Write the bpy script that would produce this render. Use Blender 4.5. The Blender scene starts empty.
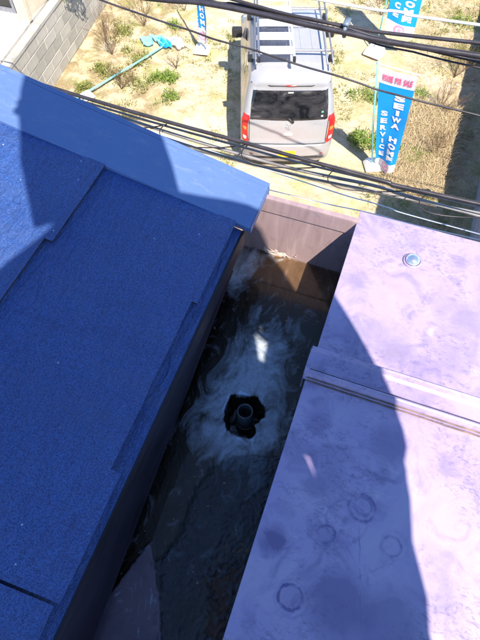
import bpy, bmesh, math, random
from mathutils import Vector, noise, Matrix
random.seed(7)
R = math.radians
sc = bpy.context.scene
col = sc.collection

# ------------------------------------------------------------------ camera
cam_d = bpy.data.cameras.new('camera')
cam_d.sensor_fit = 'VERTICAL'; cam_d.sensor_height = 32; cam_d.lens = 25.0
cam_d.clip_start = 0.03; cam_d.clip_end = 600
cam = bpy.data.objects.new('camera', cam_d); col.objects.link(cam)
cam.location = (0, 0, 0)
cam.rotation_euler = (R(30), 0, R(19.8))
sc.camera = cam

# ------------------------------------------------------------------ light
SUN_EL, SUN_AZ = 53.5, 139.5            # azimuth clockwise from +Y
w = bpy.data.worlds.new('World'); sc.world = w; w.use_nodes = True
nt = w.node_tree; nt.nodes.clear()
sky = nt.nodes.new('ShaderNodeTexSky'); sky.sky_type = 'NISHITA'; sky.sun_disc = False
sky.sun_elevation = R(SUN_EL); sky.sun_rotation = R(SUN_AZ)
sky.air_density = 1.0; sky.dust_density = 0.0; sky.ozone_density = 6.0
bg = nt.nodes.new('ShaderNodeBackground'); bg.inputs[1].default_value = 0.135
out = nt.nodes.new('ShaderNodeOutputWorld')
nt.links.new(sky.outputs[0], bg.inputs[0]); nt.links.new(bg.outputs[0], out.inputs[0])
sd = bpy.data.lights.new('sun', 'SUN'); sd.energy = 5.4; sd.angle = R(0.5); sd.color = (1, .90, .74)
sun = bpy.data.objects.new('sun', sd); col.objects.link(sun)
sdir = Vector((-.386, .4527, -.8038))
sun.rotation_euler = sdir.to_track_quat('-Z', 'Y').to_euler()
vs = sc.view_settings
vs.view_transform = 'Standard'; vs.look = 'None'; vs.gamma = 1; vs.use_curve_mapping = False
vs.exposure = 1.05

# ------------------------------------------------------------------ helpers
def link(name, me, mats=None, parent=None, smooth=False):
    o = bpy.data.objects.new(name, me); col.objects.link(o)
    if mats is not None:
        for m in (mats if isinstance(mats, (list, tuple)) else [mats]): me.materials.append(m)
    if parent: o.parent = parent
    if smooth:
        for p in me.polygons: p.use_smooth = True
    return o

def tag(o, label=None, cat=None, group=None, kind=None):
    if label: o['label'] = label
    if cat: o['category'] = cat
    if group: o['group'] = group
    if kind: o['kind'] = kind
    return o

def empty(name, loc=(0, 0, 0), rz=0, parent=None):
    o = bpy.data.objects.new(name, None); col.objects.link(o)
    o.location = loc; o.rotation_euler = (0, 0, rz); o.empty_display_size = .1
    if parent: o.parent = parent
    return o

def copy_tree(o, parent=None):
    c = o.copy(); col.objects.link(c)
    if parent: c.parent = parent
    for ch in list(o.children): copy_tree(ch, c)
    return c

class MB:
    def __init__(s): s.v = []; s.f = []; s.m = []
    def add(s, vs_, fs, mi=0):
        b = len(s.v); s.v += [tuple(x) for x in vs_]
        s.f += [tuple(b + i for i in f) for f in fs]; s.m += [mi] * len(fs)
    def box(s, lo, hi, mi=0, M=None):
        x0, y0, z0 = lo; x1, y1, z1 = hi
        p = [Vector(q) for q in ((x0, y0, z0), (x1, y0, z0), (x1, y1, z0), (x0, y1, z0), (x0, y0, z1), (x1, y0, z1), (x1, y1, z1), (x0, y1, z1))]
        if M: p = [M @ q for q in p]
        s.add(p, [(3, 2, 1, 0), (4, 5, 6, 7), (0, 1, 5, 4), (1, 2, 6, 5), (2, 3, 7, 6), (3, 0, 4, 7)], mi)
    def tube(s, pts, r, n=8, mi=0, cap=True):
        pts = [Vector(p) for p in pts]; rs = r if isinstance(r, (list, tuple)) else [r] * len(pts)
        up = Vector((0, 0, 1)); vs_ = []
        for i, p in enumerate(pts):
            t = (pts[min(i + 1, len(pts) - 1)] - pts[max(i - 1, 0)]).normalized()
            a = t.cross(up)
            if a.length < .05: a = t.cross(Vector((1, 0, 0)))
            a.normalize(); b = a.cross(t)
            for k in range(n):
                th = 2 * math.pi * k / n
                vs_.append(p + (a * math.cos(th) + b * math.sin(th)) * rs[i])
        fs = []
        for i in range(len(pts) - 1):
            for k in range(n):
                fs.append((i * n + k, i * n + (k + 1) % n, (i + 1) * n + (k + 1) % n, (i + 1) * n + k))
        if cap:
            fs.append(tuple(range(n))[::-1]); fs.append(tuple((len(pts) - 1) * n + k for k in range(n)))
        s.add(vs_, fs, mi)
    def lathe(s, prof, c=(0, 0, 0), n=20, mi=0):
        vs_ = []; fs = []
        for (r, z) in prof:
            for k in range(n):
                th = 2 * math.pi * k / n
                vs_.append((c[0] + r * math.cos(th), c[1] + r * math.sin(th), c[2] + z))
        for i in range(len(prof) - 1):
            for k in range(n):
                fs.append((i * n + k, i * n + (k + 1) % n, (i + 1) * n + (k + 1) % n, (i + 1) * n + k))
        s.add(vs_, fs, mi)
    def prism(s, poly, z0, z1, mi=0, zf=None):
        n = len(poly)
        if zf: vs_ = [(x, y, zf(x, y) + z0) for x, y in poly] + [(x, y, zf(x, y) + z1) for x, y in poly]
        else: vs_ = [(x, y, z0) for x, y in poly] + [(x, y, z1) for x, y in poly]
        fs = [tuple(range(n))[::-1], tuple(range(n, 2 * n))] + [(i, (i + 1) % n, n + (i + 1) % n, n + i) for i in range(n)]
        s.add(vs_, fs, mi)
    def mesh(s, name):
        me = bpy.data.meshes.new(name); me.from_pydata(s.v, [], s.f); me.polygons.foreach_set('material_index', s.m)
        me.update(); return me
    def build(s, name, mats, parent=None, smooth=False, bevel=0):
        me = s.mesh(name)
        if bevel:
            bm = bmesh.new(); bm.from_mesh(me)
            bmesh.ops.bevel(bm, geom=bm.edges[:], offset=bevel, segments=2, affect='EDGES', profile=.6)
            bm.to_mesh(me); bm.free()
        return link(name, me, mats, parent, smooth)

def fix_normals(me):
    bm = bmesh.new(); bm.from_mesh(me); bmesh.ops.recalc_face_normals(bm, faces=bm.faces[:]); bm.to_mesh(me); bm.free()

def smoothpath(P, n=8):
    P = [Vector(p) for p in P]; out_ = []
    Q = [P[0] * 2 - P[1]] + P + [P[-1] * 2 - P[-2]]
    for i in range(1, len(Q) - 2):
        for k in range(n):
            t = k / n
            out_.append(.5 * ((2 * Q[i]) + (-Q[i-1] + Q[i+1]) * t + (2*Q[i-1] - 5*Q[i] + 4*Q[i+1] - Q[i+2]) * t*t + (-Q[i-1] + 3*Q[i] - 3*Q[i+1] + Q[i+2]) * t**3))
    out_.append(P[-1]); return out_

# ------------------------------------------------------------------ materials
class NT:
    def __init__(s, name):
        s.m = bpy.data.materials.new(name); s.m.use_nodes = True
        s.t = s.m.node_tree; s.b = s.t.nodes['Principled BSDF']
        s.tc = s.t.nodes.new('ShaderNodeTexCoord')
        s.co = s.tc.outputs['Object']
    def n(s, t, **k):
        x = s.t.nodes.new(t)
        for a, b in k.items(): setattr(x, a, b)
        return x
    def l(s, a, b): s.t.links.new(a, b)
    def map(s, scale=(1, 1, 1), rot=(0, 0, 0), src=None):
        m = s.n('ShaderNodeMapping'); m.inputs['Scale'].default_value = scale; m.inputs['Rotation'].default_value = rot
        s.l(src or s.co, m.inputs[0]); return m.outputs[0]
    def noise(s, scale, detail=4, rough=.55, dist=0, vec=None):
        x = s.n('ShaderNodeTexNoise'); x.inputs['Scale'].default_value = scale; x.inputs['Detail'].default_value = detail
        x.inputs['Roughness'].default_value = rough; x.inputs['Distortion'].default_value = dist
        s.l(vec or s.co, x.inputs['Vector']); return x.outputs[0]
    def ramp(s, fac, stops):
        r = s.n('ShaderNodeValToRGB'); e = r.color_ramp.elements
        e[0].position, e[0].color = stops[0][0], (*stops[0][1], 1) if len(stops[0][1]) == 3 else stops[0][1]
        e[1].position, e[1].color = stops[-1][0], (*stops[-1][1], 1)
        for p, c in stops[1:-1]:
            q = e.new(p); q.color = (*c, 1)
        s.l(fac, r.inputs[0]); return r.outputs[0]
    def f(s, fac, a, b, lo=0., hi=1.):
        r = s.n('ShaderNodeMapRange'); r.inputs[1].default_value = a; r.inputs[2].default_value = b
        r.inputs[3].default_value = lo; r.inputs[4].default_value = hi; s.l(fac, r.inputs[0]); return r.outputs[0]
    def mix(s, fac, a, b, mode='MIX'):
        x = s.n('ShaderNodeMix', data_type='RGBA', blend_type=mode)
        for sock, v in ((x.inputs[0], fac), (x.inputs[6], a), (x.inputs[7], b)):
            if isinstance(v, (int, float)): sock.default_value = v
            elif isinstance(v, tuple): sock.default_value = (*v, 1)
            else: s.l(v, sock)
        return x.outputs[2]
    def math(s, op, a, b=0.):
        x = s.n('ShaderNodeMath', operation=op)
        for sock, v in ((x.inputs[0], a), (x.inputs[1], b)):
            if isinstance(v, (int, float)): sock.default_value = v
            else: s.l(v, sock)
        return x.outputs[0]
    def dist(s, p):
        x = s.n('ShaderNodeVectorMath', operation='DISTANCE'); s.l(s.co, x.inputs[0]); x.inputs[1].default_value = p; return x.outputs[1]
    def attr(s, name, o='Color'):
        x = s.n('ShaderNodeAttribute', attribute_name=name); return x.outputs[o]
    def set(s, k, v):
        i = s.b.inputs[k]
        if isinstance(v, (int, float)): i.default_value = v
        elif isinstance(v, tuple): i.default_value = (*v, 1) if len(v) == 3 else v
        else: s.l(v, i)
        return s
    def bump(s, h, strength=.5, distance=.01, prev=None):
        x = s.n('ShaderNodeBump'); x.inputs['Strength'].default_value = strength; x.inputs['Distance'].default_value = distance
        s.l(h, x.inputs['Height'])
        if prev is not None: s.l(prev, x.inputs['Normal'])
        s.l(x.outputs[0], s.b.inputs['Normal']); return x.outputs[0]

def simple(name, c, rough=.5, metal=0., var=.12, scale=20, bump=0., spec=None):
    k = NT(name)
    n_ = k.noise(scale, 5)
    d = tuple(x * (1 - var) for x in c); e = tuple(min(1, x * (1 + var)) for x in c)
    k.set('Base Color', k.ramp(n_, [(.3, d), (.7, e)]))
    k.set('Roughness', k.f(n_, .3, .7, max(.02, rough - .06), min(1, rough + .08))); k.set('Metallic', metal)
    if spec is not None: k.set('Specular IOR Level', spec)
    if bump: k.bump(n_, bump, .004)
    return k.m

def slate_mat():
    k = NT('slate_blue')
    fine = k.noise(62, 8, .72, 1.4, k.map((2.8, 1.0, 1), (0, 0, R(12))))
    grit = k.noise(420, 3, .6)
    big = k.noise(5, 4)
    base = k.mix(k.f(big, .3, .7), (.023, .080, .290), (.036, .106, .36))
    base = k.mix(k.f(grit, .42, .62), base, (.010, .034, .16))
    base = k.mix(k.f(k.noise(30, 6, .7, .3), .70, .80), base, (.10, .16, .30))
    vo = k.n('ShaderNodeTexVoronoi'); vo.inputs['Scale'].default_value = 55; k.l(k.co, vo.inputs['Vector'])
    sc2 = k.n('ShaderNodeSeparateColor'); k.l(vo.outputs['Color'], sc2.inputs[0])
    spot = k.math('MULTIPLY', k.math('SUBTRACT', 1., k.f(vo.outputs['Distance'], .05, .10)), k.f(sc2.outputs[0], .90, .93))
    base = k.mix(spot, base, (.45, .52, .62))
    run = k.noise(9, 6, .7, .6, k.map((.35, 2.4, 1)))
    base = k.mix(k.f(run, .50, .72, 0, .35), base, (.05, .085, .20)); base = k.mix(k.f(run, .30, .46, .45, 0), base, (.010, .035, .15))
    k.set('Base Color', base); k.set('Roughness', k.f(grit, .3, .7, .34, .6)); k.set('Specular IOR Level', .6)
    rip = k.noise(24, 5, .6, 1.2, k.map((2.4, .8, 1), (0, 0, R(-18)))); b = k.bump(rip, .8, .009); b = k.bump(fine, .9, .0030, b); k.bump(grit, .5, .0010, b)
    return k.m

def coping_mat(rings=False):
    k = NT('mauve_painted_steel' + ('_ringed' if rings else ''))
    big = k.noise(7, 5, .6, .6); fine = k.noise(60, 5, .65, .4); blot = k.noise(16, 4, .6, 1.2)
    c = k.mix(k.f(big, .3, .7), (.305, .242, .435), (.395, .335, .465))
    c = k.mix(k.f(blot, .50, .72, 0, .65), c, (.16, .13, .26))
    c = k.mix(k.f(k.noise(3.2, 5, .65, 1.2), .50, .66, 0, .45), c, (.175, .145, .28)); c = k.mix(k.f(k.noise(11, 6, .75, .5), .60, .70, 0, .5), c, (.46, .42, .47))
    scr = k.noise(22, 5, .6, 1.2, k.map((1, 9, 1), (0, 0, R(32))))
    c = k.mix(k.f(scr, .68, .78, 0, .3), c, (.19, .16, .28))
    scr2 = k.noise(17, 5, .6, 1.4, k.map((10, 1, 1), (0, 0, R(12))))
    c = k.mix(k.f(scr2, .68, .78, 0, .28), c, (.19, .16, .28))
    c = k.mix(k.f(fine, .64, .76, 0, .3), c, (.50, .46, .52))
    sp = k.math('MULTIPLY', k.f(k.noise(85, 7, .8, .6, k.map((1, 1.8, 1), (0, 0, R(40)))), .50, .60), k.f(k.noise(9, 5, .65, .8), .44, .58, .0, .65))
    c = k.mix(sp, c, (.14, .115, .22))
    if rings:
        wob = k.math('MULTIPLY', k.math('SUBTRACT', fine, .5), .008)
        for (x, y, r, a) in ((.062, .037, .0165, 1.5), (.064, .036, .0235, .3), (.130, .189, .020, .9), (.131, .192, .013, .6), (.088, .134, .013, .9), (.183, .150, .014, .7), (.187, .153, .020, .2), (.112, .162, .030, .35)):
            d = k.math('ADD', k.dist((x, y, -.806)), wob)
            ring = k.math('SUBTRACT', 1., k.f(k.math('ABSOLUTE', k.math('SUBTRACT', d, r)), .0008, .0032))
            ring = k.math('MULTIPLY', k.math('MULTIPLY', ring, a), k.f(k.noise(34, 4, .7), .40, .58, .15, 1.))
            c = k.mix(ring, c, (.12, .10, .24))
        for (x, y, s_, a) in ((.062, .037, .011, .25), (.015, .10, .022, 1.0), (.128, .05, .045, .75), (.20, .045, .05, .6), (.03, .30, .02, .5), (.15, .30, .03, .5), (.06, .20, .02, .5)):
            d = k.math('ADD', k.dist((x, y, -.806)), k.math('MULTIPLY', k.math('SUBTRACT', blot, .5), .08))
            c = k.mix(k.math('MULTIPLY', k.math('SUBTRACT', 1., k.f(d, s_ * .6, s_ * 1.3)), a), c, (.15, .12, .25))
        # streak of scraped dirt running toward the joint
        for (x0, y0, x1, y1, wd, a) in ((.099, .243, .177, .244, .0045, .7), (.056, .0, .120, .19, .0055, .32), (.01, .075, .05, .085, .002, .5), (.02, .085, .045, .10, .002, .5), (.05, .13, .12, .10, .0018, .5), (.13, .17, .165, .03, .0015, .6), (.12, .07, .20, .14, .0013, .4)):
            dx, dy = x1 - x0, y1 - y0; L = math.hypot(dx, dy); ang = math.atan2(dy, dx)
            sep = k.n('ShaderNodeSeparateXYZ'); mp = k.n('ShaderNodeMapping', vector_type='TEXTURE')
            mp.inputs['Location'].default_value = ((x0 + x1) / 2, (y0 + y1) / 2, 0); mp.inputs['Rotation'].default_value = (0, 0, ang)
            k.l(k.co, mp.inputs[0]); k.l(mp.outputs[0], sep.inputs[0])
            ax = k.math('SUBTRACT', 1., k.f(k.math('ABSOLUTE', sep.outputs[0]), L * .35, L * .5))
            ay = k.math('SUBTRACT', 1., k.f(k.math('ABSOLUTE', k.math('ADD', sep.outputs[1], wob)), wd * .4, wd))
            m_ = k.math('MULTIPLY', k.math('MULTIPLY', ax, ay), k.math('MULTIPLY', k.f(k.noise(42, 4, .7), .42, .58, .05, 1), a))
            c = k.mix(m_, c, (.14, .115, .25))
    else:
        for (x, y, s_, a) in ((.048, .764, .012, .9), (.062, .760, .009, .8), (.21, .712, .016, .9), (.236, .58, .035, .7), (.03, .60, .022, .7), (.12, .47, .025, .8), (.08, .50, .02, .5), (.22, .50, .03, .5)):
            d = k.math('ADD', k.dist((x, y, -.806)), k.math('MULTIPLY', k.math('SUBTRACT', k.noise(45, 5, .7, 1.5, k.map((1, 2.2, 1))), .5), .07))
            c = k.mix(k.math('MULTIPLY', k.math('SUBTRACT', 1., k.f(d, s_ * .3, s_ * 1.5)), a), c, (.22, .18, .29))
    k.set('Base Color', c); k.set('Roughness', k.f(blot, .3, .7, .38, .60)); k.set('Specular IOR Level', .5)
    b = k.bump(k.noise(9, 2), .25, .004); k.bump(fine, .15, .001, b)
    return k.m

def ground_mat():
    k = NT('dry_soil_and_straw')
    big = k.noise(.55, 5, .6, .4); mid = k.noise(2.6, 6, .65, .6); fine = k.noise(28, 5, .7)
    c = k.ramp(big, [(.30, (.62, .53, .40)), (.5, (.56, .47, .33)), (.70, (.45, .36, .22))])
    c = k.mix(k.f(mid, .50, .66, 0, .75), c, (.38, .30, .17))
    c = k.mix(k.f(mid, .62, .76, 0, .8), c, (.23, .165, .09))
    c = k.mix(k.f(fine, .5, .7, 0, .5), c, (.62, .54, .42))
    c = k.mix(k.f(fine, .28, .40, .5, 0), c, (.22, .16, .09))
    # browner, rougher ground on the far right of the lot
    sep = k.n('ShaderNodeSeparateXYZ'); k.l(k.co, sep.inputs[0])
    wx = k.math('ADD', sep.outputs[0], k.f(k.noise(1.2, 4), .3, .7, -1, 1))
    c = k.mix(k.f(wx, -.3, .9, 0, .62), c, k.ramp(k.noise(7, 6, .7), [(.3, (.15, .105, .06)), (.52, (.33, .25, .15)), (.7, (.50, .41, .27))]))
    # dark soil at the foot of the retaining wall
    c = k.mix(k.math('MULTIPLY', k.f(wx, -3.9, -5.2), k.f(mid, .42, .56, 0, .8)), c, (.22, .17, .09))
    # moss
    c = k.mix(k.math('MULTIPLY', k.f(k.noise(1.9, 7, .7), .50, .62), k.f(fine, .35, .6, .15, .8)), c, (.24, .27, .09))
    # terracotta dust by the house
    d = k.math('ADD', k.dist((-1.15, 5.15, -6.1)), k.f(mid, .3, .7, -.5, .5))
    c = k.mix(k.f(d, 1.1, .3, 0, .7), c, (.55, .27, .19))
    k.set('Base Color', c); k.set('Roughness', .95); k.set('Specular IOR Level', .2)
    b = k.bump(mid, .6, .06); k.bump(fine, .9, .02, b)
    return k.m

def lining_mat():
    k = NT('gutter_lining')
    m = k.attr('mask'); sep = k.n('ShaderNodeSeparateColor'); k.l(m, sep.inputs[0])
    sheen_smear, rough_, dry = sep.outputs[0], sep.outputs[1], sep.outputs[2]  # first channel: sky sheen round the drain painted as pale blue, plus corner smears
    n1 = k.noise(15, 8, .66, 2.6, k.map((1.15, .7, 1))); n2 = k.noise(120, 4, .6); n3 = k.noise(300, 3, .6)
    c = k.mix(k.f(n1, .35, .65), (.014, .009, .007), (.036, .024, .016))
    c = k.mix(k.attr('sunlit_end', 'Fac'), c, k.mix(k.f(n1, .35, .65), (.11, .075, .05), (.19, .13, .09)))  # far end lightened in colour to stand for its sunlit patch
    c = k.mix(rough_, c, k.ramp(n2, [(.3, (.006, .007, .010)), (.6, (.014, .015, .021)), (.75, (.035, .036, .042))]))
    c = k.mix(dry, c, k.mix(k.f(k.noise(14, 4), .35, .65), (.095, .062, .090), (.145, .105, .13)))
    s2 = k.f(k.math('ADD', sheen_smear, k.math('MULTIPLY', k.math('SUBTRACT', n1, .5), 2.3)), .16, .92)
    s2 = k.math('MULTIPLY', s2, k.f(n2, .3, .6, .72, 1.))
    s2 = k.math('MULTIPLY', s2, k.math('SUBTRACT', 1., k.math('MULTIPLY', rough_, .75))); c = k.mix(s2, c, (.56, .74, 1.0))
    k.set('Base Color', c)
    r = k.mix(rough_, (.12, .12, .12), (.3, .3, .3)); r = k.mix(dry, r, (.42, .42, .42)); r = k.mix(s2, r, (.3, .3, .3))
    k.set('Roughness', r); k.set('Specular IOR Level', .55)
    b = k.bump(n1, .5, .004); k.bump(n2, .35, .0014, b)
    return k.m

M = {}
M['slate'] = slate_mat(); M['slate_edge'] = simple('cut_slate_edge', (.012, .014, .022), .8, scale=90, var=.4)
M['coping'] = coping_mat(); M['coping2'] = coping_mat(True)
def _fl():
    k = NT('blue_grey_flashing')
    n1 = k.noise(3, 3); n2 = k.noise(90, 4, .6, 0, k.map((1, 4, 1)))
    k.set('Base Color', k.mix(k.f(n1, .3, .7), (.078, .138, .315), (.092, .158, .345)))
    k.set('Roughness', k.f(k.noise(7, 5, .65, .6), .3, .7, .26, .52)); k.set('Specular IOR Level', .7)
    dirt = k.noise(26, 7, .75, .5, k.map((1, 2.2, 1), (0, 0, R(12)))); base = k.b.inputs['Base Color'].links[0].from_socket
    base = k.mix(k.f(dirt, .52, .66, 0, .30), base, (.20, .25, .36)); base = k.mix(k.f(k.noise(60, 6, .75), .58, .70, 0, .4), base, (.04, .06, .13)); k.set('Base Color', base)
    b = k.bump(k.noise(5, 3, .5), .35, .006); k.bump(n2, .1, .0006, b); return k.m
M['flash'] = _fl()
def _edge():
    k = NT('fascia_weathered_plum_steel'); n1 = k.noise(18, 5, .6, .6, k.map((1, .3, 1)))
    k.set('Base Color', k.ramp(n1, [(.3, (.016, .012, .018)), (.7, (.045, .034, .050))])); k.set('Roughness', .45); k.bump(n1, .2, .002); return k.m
M['fascia'] = _edge()
def _endw():
    k = NT('gutter_end_mauve'); n1 = k.noise(20, 5, .6, .6); n2 = k.noise(5, 3)
    c = k.mix(k.f(n2, .3, .7), (.27, .195, .215), (.32, .235, .25)); c = k.mix(k.f(n1, .55, .72, 0, .6), c, (.14, .105, .13)); st = k.noise(30, 5, .65, .3, k.map((1.6, 1, .22))); c = k.mix(k.f(st, .5, .7, 0, .55), c, (.17, .12, .13)); c = k.mix(k.f(st, .34, .44, .4, 0), c, (.42, .34, .35))
    k.set('Base Color', c); k.set('Roughness', .5); k.bump(n1, .2, .001); return k.m
M['endwall'] = _endw()
M['sealant'] = simple('white_sealant', (.52, .44, .40), .7, var=.3, scale=60, bump=.6)
M['lining'] = lining_mat()
M['pvc'] = simple('grey_pvc', (.065, .08, .095), .28, var=.15, scale=60)
M['zinc'] = simple('zinc_bolt', (.75, .8, .85), .18, .9, var=.1)
M['ground'] = ground_mat()
def _water():
    k = NT('brown_rainwater')
    b = k.b; k.set('Base Color', (.60, .44, .32)); k.set('Roughness', .03); k.set('IOR', 1.33); k.set('Transmission Weight', 1.)
    n1 = k.noise(14, 3, .5, .8); k.bump(n1, .10, .004)
    # a water film lets the sun reach the floor below it
    t = k.t; tr = k.n('ShaderNodeBsdfTransparent'); tr.inputs[0].default_value = (.86, .80, .75, 1)
    gl = k.n('ShaderNodeBsdfGlossy'); gl.inputs['Roughness'].default_value = .03
    bm_ = k.n('ShaderNodeBump'); bm_.inputs['Strength'].default_value = .12; bm_.inputs['Distance'].default_value = .004
    k.l(n1, bm_.inputs['Height']); k.l(bm_.outputs[0], gl.inputs['Normal'])
    fr = k.n('ShaderNodeFresnel'); fr.inputs[0].default_value = 1.33; k.l(bm_.outputs[0], fr.inputs['Normal'])
    mx = k.n('ShaderNodeMixShader'); k.l(fr.outputs[0], mx.inputs[0]); k.l(tr.outputs[0], mx.inputs[1]); k.l(gl.outputs[0], mx.inputs[2])
    k.l(mx.outputs[0], t.nodes['Material Output'].inputs[0]); t.nodes.remove(b)
    return k.m
M['water'] = _water()
M['car'] = simple('silver_car_paint', (.40, .41, .465), .24, .30, var=.03, scale=6)
M['glassdark'] = simple('tinted_car_glass', (.012, .013, .016), .05, var=.3, scale=3, spec=.6)
def _gl():
    k = NT('tinted_tailgate_glass'); n1 = k.noise(2.6, 4, .6, 1.0, k.map((1, 1, 2.2))); k.set('Base Color', k.ramp(n1, [(.38, (.006, .007, .010)), (.58, (.035, .035, .042)), (.72, (.11, .105, .11))])); k.set('Roughness', .04); return k.m  # grey patches painted into the glass stand for reflections and interior
M['rearglass'] = _gl()
M['red'] = simple('red_lamp_plastic', (.55, .02, .02), .2, var=.15)
M['orange'] = simple('orange_lamp_plastic', (.8, .22, .04), .2, var=.1)
M['clear'] = simple('clear_lamp_plastic', (.75, .72, .72), .12, var=.1)
M['black'] = simple('black_plastic', (.022, .022, .026), .45, var=.3)
M['yellow'] = simple('yellow_plate', (.85, .66, .02), .4, var=.08)
M['white'] = simple('white_plastic', (.78, .78, .80), .4, var=.06)
M['alu'] = simple('white_aluminium', (.78, .78, .80), .4, .2, var=.08)
M['alu_dark'] = simple('grey_aluminium', (.26, .27, .32), .4, .6, var=.2)
M['tyre'] = simple('tyre_rubber', (.02, .02, .02), .8)
M['rubber_cable'] = simple('black_cable_sheath', (.028, .026, .036), .38, var=.3, scale=8)
M['grey_cable'] = simple('grey_cable_sheath', (.20, .19, .20), .45, var=.3, scale=8)
M['white_cable'] = simple('pale_steel_wire', (.62, .66, .74), .4, var=.1)
M['clip'] = simple('blue_grey_clip', (.12, .16, .22), .5)
M['green_st'] = simple('green_sticker', (.1, .5, .25), .4)
M['block'] = None
def _block(name, c):
    k = NT(name); n1 = k.noise(6, 6, .7, .5); n2 = k.noise(60, 4, .7); n3 = k.noise(2.2, 3, .5, 1.0, k.map((.6, .6, 3)))
    cc = k.mix(k.f(n1, .3, .7), tuple(x * .8 for x in c), c); cc = k.mix(k.f(n3, .54, .66, 0, .6), cc, tuple(x * .5 for x in c))
    cc = k.mix(k.f(n2, .6, .8, 0, .5), cc, tuple(min(1, x * 1.4) for x in c))
    k.set('Base Color', cc); k.set('Roughness', .9); k.bump(n2, .5, .01); return k.m
M['block'] = _block('grey_concrete_block', (.40, .385, .355))
M['mortar'] = _block('pale_mortar', (.42, .405, .38))
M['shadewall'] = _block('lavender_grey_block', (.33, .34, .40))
M['yard'] = _block('pale_yard_concrete', (.66, .64, .61))
M['wallpaint'] = _block('cream_render', (.62, .55, .43))
M['housewall'] = _block('house_render', (.50, .46, .42))
M['metalroof'] = _block('flat_roof_coat', (.35, .32, .38))

# ------------------------------------------------------------------ ground
def axis(segs):
    o = [segs[0][0]]
    for a, b, st in segs:
        n = max(1, round((b - a) / st)); o += [a + (b - a) * (i + 1) / n for i in range(n)]
    return o
GX = axis([(-260, -60, 50), (-60, -20, 10), (-20, -8, 2), (-8, 3, .055), (3, 20, 2), (20, 60, 10), (60, 260, 50)])
GY = axis([(-260, -60, 50), (-60, -10, 10), (-10, 2, 2), (2, 15, .055), (15, 30, 2), (30, 60, 10), (60, 260, 50)])
def gz(x, y):
    f = max(0, min(1, (x + 8) / .5, (3 - x) / .5, (y - 2) / .5, (15 - y) / .5))
    if f <= 0: return -6.1
    p = Vector((x, y, 0))
    h = .045 * noise.noise(p * .9) + .025 * noise.noise(p * 3.1) + .014 * noise.noise(p * 8)
    r_ = max(0, min(1, (x + .2) / .8)); h += r_ * (.05 * noise.noise(p * 2.3 + Vector((9, 2, 0))) + .03 * abs(noise.noise(p * 7)))
    # level under the parked car
    cx, cy = -2.03, 7.9
    d = math.hypot((x - cx) / 1.1, (y - cy) / 2.2); h *= max(0, min(1, (d - .8) * 2.2))
    return -6.1 + f * h
vv = [(x, y, gz(x, y)) for y in GY for x in GX]; nx = len(GX)
ff = [(j * nx + i, j * nx + i + 1, (j + 1) * nx + i + 1, (j + 1) * nx + i) for j in range(len(GY) - 1) for i in range(nx - 1)]
me = bpy.data.meshes.new('ground'); me.from_pydata(vv, [], ff)
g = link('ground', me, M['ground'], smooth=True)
tag(g, 'dry sandy vacant lot with straw and patches of moss', kind='structure')

# ------------------------------------------------------------------ the house we look down from
house = empty('house', (0, 0, 0))
tag(house, 'house top with blue slate roof, box gutter and mauve steel parapet seen from above', 'house')
SL = .22
def rz(x): return -.80 - SL * (x + .223)      # roof plane
mb = MB()
mb.box((-4.2, -7, -6.2), (-.30, .60, -1.25)); mb.box((.03, -7, -6.2), (1.3, .72, -1.1))
mb.box((-.30, -7, -6.2), (.03, .66, -1.25))
mb.build('outer_wall', M['housewall'], house)
roof = empty('roof', (0, 0, 0), parent=house)
mb = MB()
P = [(-.222, -5), (-.222, .645), (-2.6, .645), (-2.6, -5)]
mb.prism(P, -.05, -.012, zf=lambda x, y: rz(x))
mb.build('roof_deck', M['fascia'], roof)
mb = MB(); mb.prism([(-.2275, -5), (-.2275, .64), (-.60, .64), (-.60, -5)], -.010, -.0055, zf=lambda x, y: rz(x))
mb.build('starter_course', M['slate'], roof)
# slates: every course overlaps the one below; each slate is its own piece
def slate(x_low, x_up, y0, y1, steps, idx):
    """lower edge follows steps [(y, x offset)...] like the notched slates of the photo"""
    bm = bmesh.new()
    lows = []
    for (ya, yb, dx) in steps:
        lows += [(x_low + dx, ya), (x_low + dx, yb)]
    def zt(x, frac): return rz(x) + .0010 + .0105 * max(0, min(1, (x - x_up) / (x_low - x_up))) ** 1.3
    poly = lows + [(x_up, y1), (x_up, y0)]
    rnd = random.Random(idx)
    # slight chips and wander on the butt edge
    pts = []
    for i in range(len(lows) - 1):
        (xa, ya), (xb, yb) = lows[i], lows[i + 1]
        if abs(yb - ya) > .02:
            n = max(2, int(abs(yb - ya) / .035))
            for q in range(n):
                t = q / n; pts.append((xa + (xb - xa) * t + (rnd.uniform(-.0008, .0008) if q else 0), ya + (yb - ya) * t))
        else: pts.append((xa, ya))
    pts.append(lows[-1]); pts += [(x_up, y1), (x_up, y0)]
    top = [bm.verts.new((x, y, zt(x, 0) + .0052)) for x, y in pts]; bot = [bm.verts.new((x - (.0015 if x > x_low - .05 else 0), y, zt(x, 0) + .0004)) for x, y in pts]
    n = len(pts)
    bm.faces.new(top); bm.faces.new(bot[::-1])
    for i in range(n): bm.faces.new((top[(i + 1) % n], top[i], bot[i], bot[(i + 1) % n])).material_index = 1
    bmesh.ops.recalc_face_normals(bm, faces=bm.faces[:])
    me = bpy.data.meshes.new('slate'); bm.to_mesh(me); bm.free()
    o = link('slate', me, [M['slate'], M['slate_edge']], roof)
    return o
W = .72; idx = 0
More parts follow.
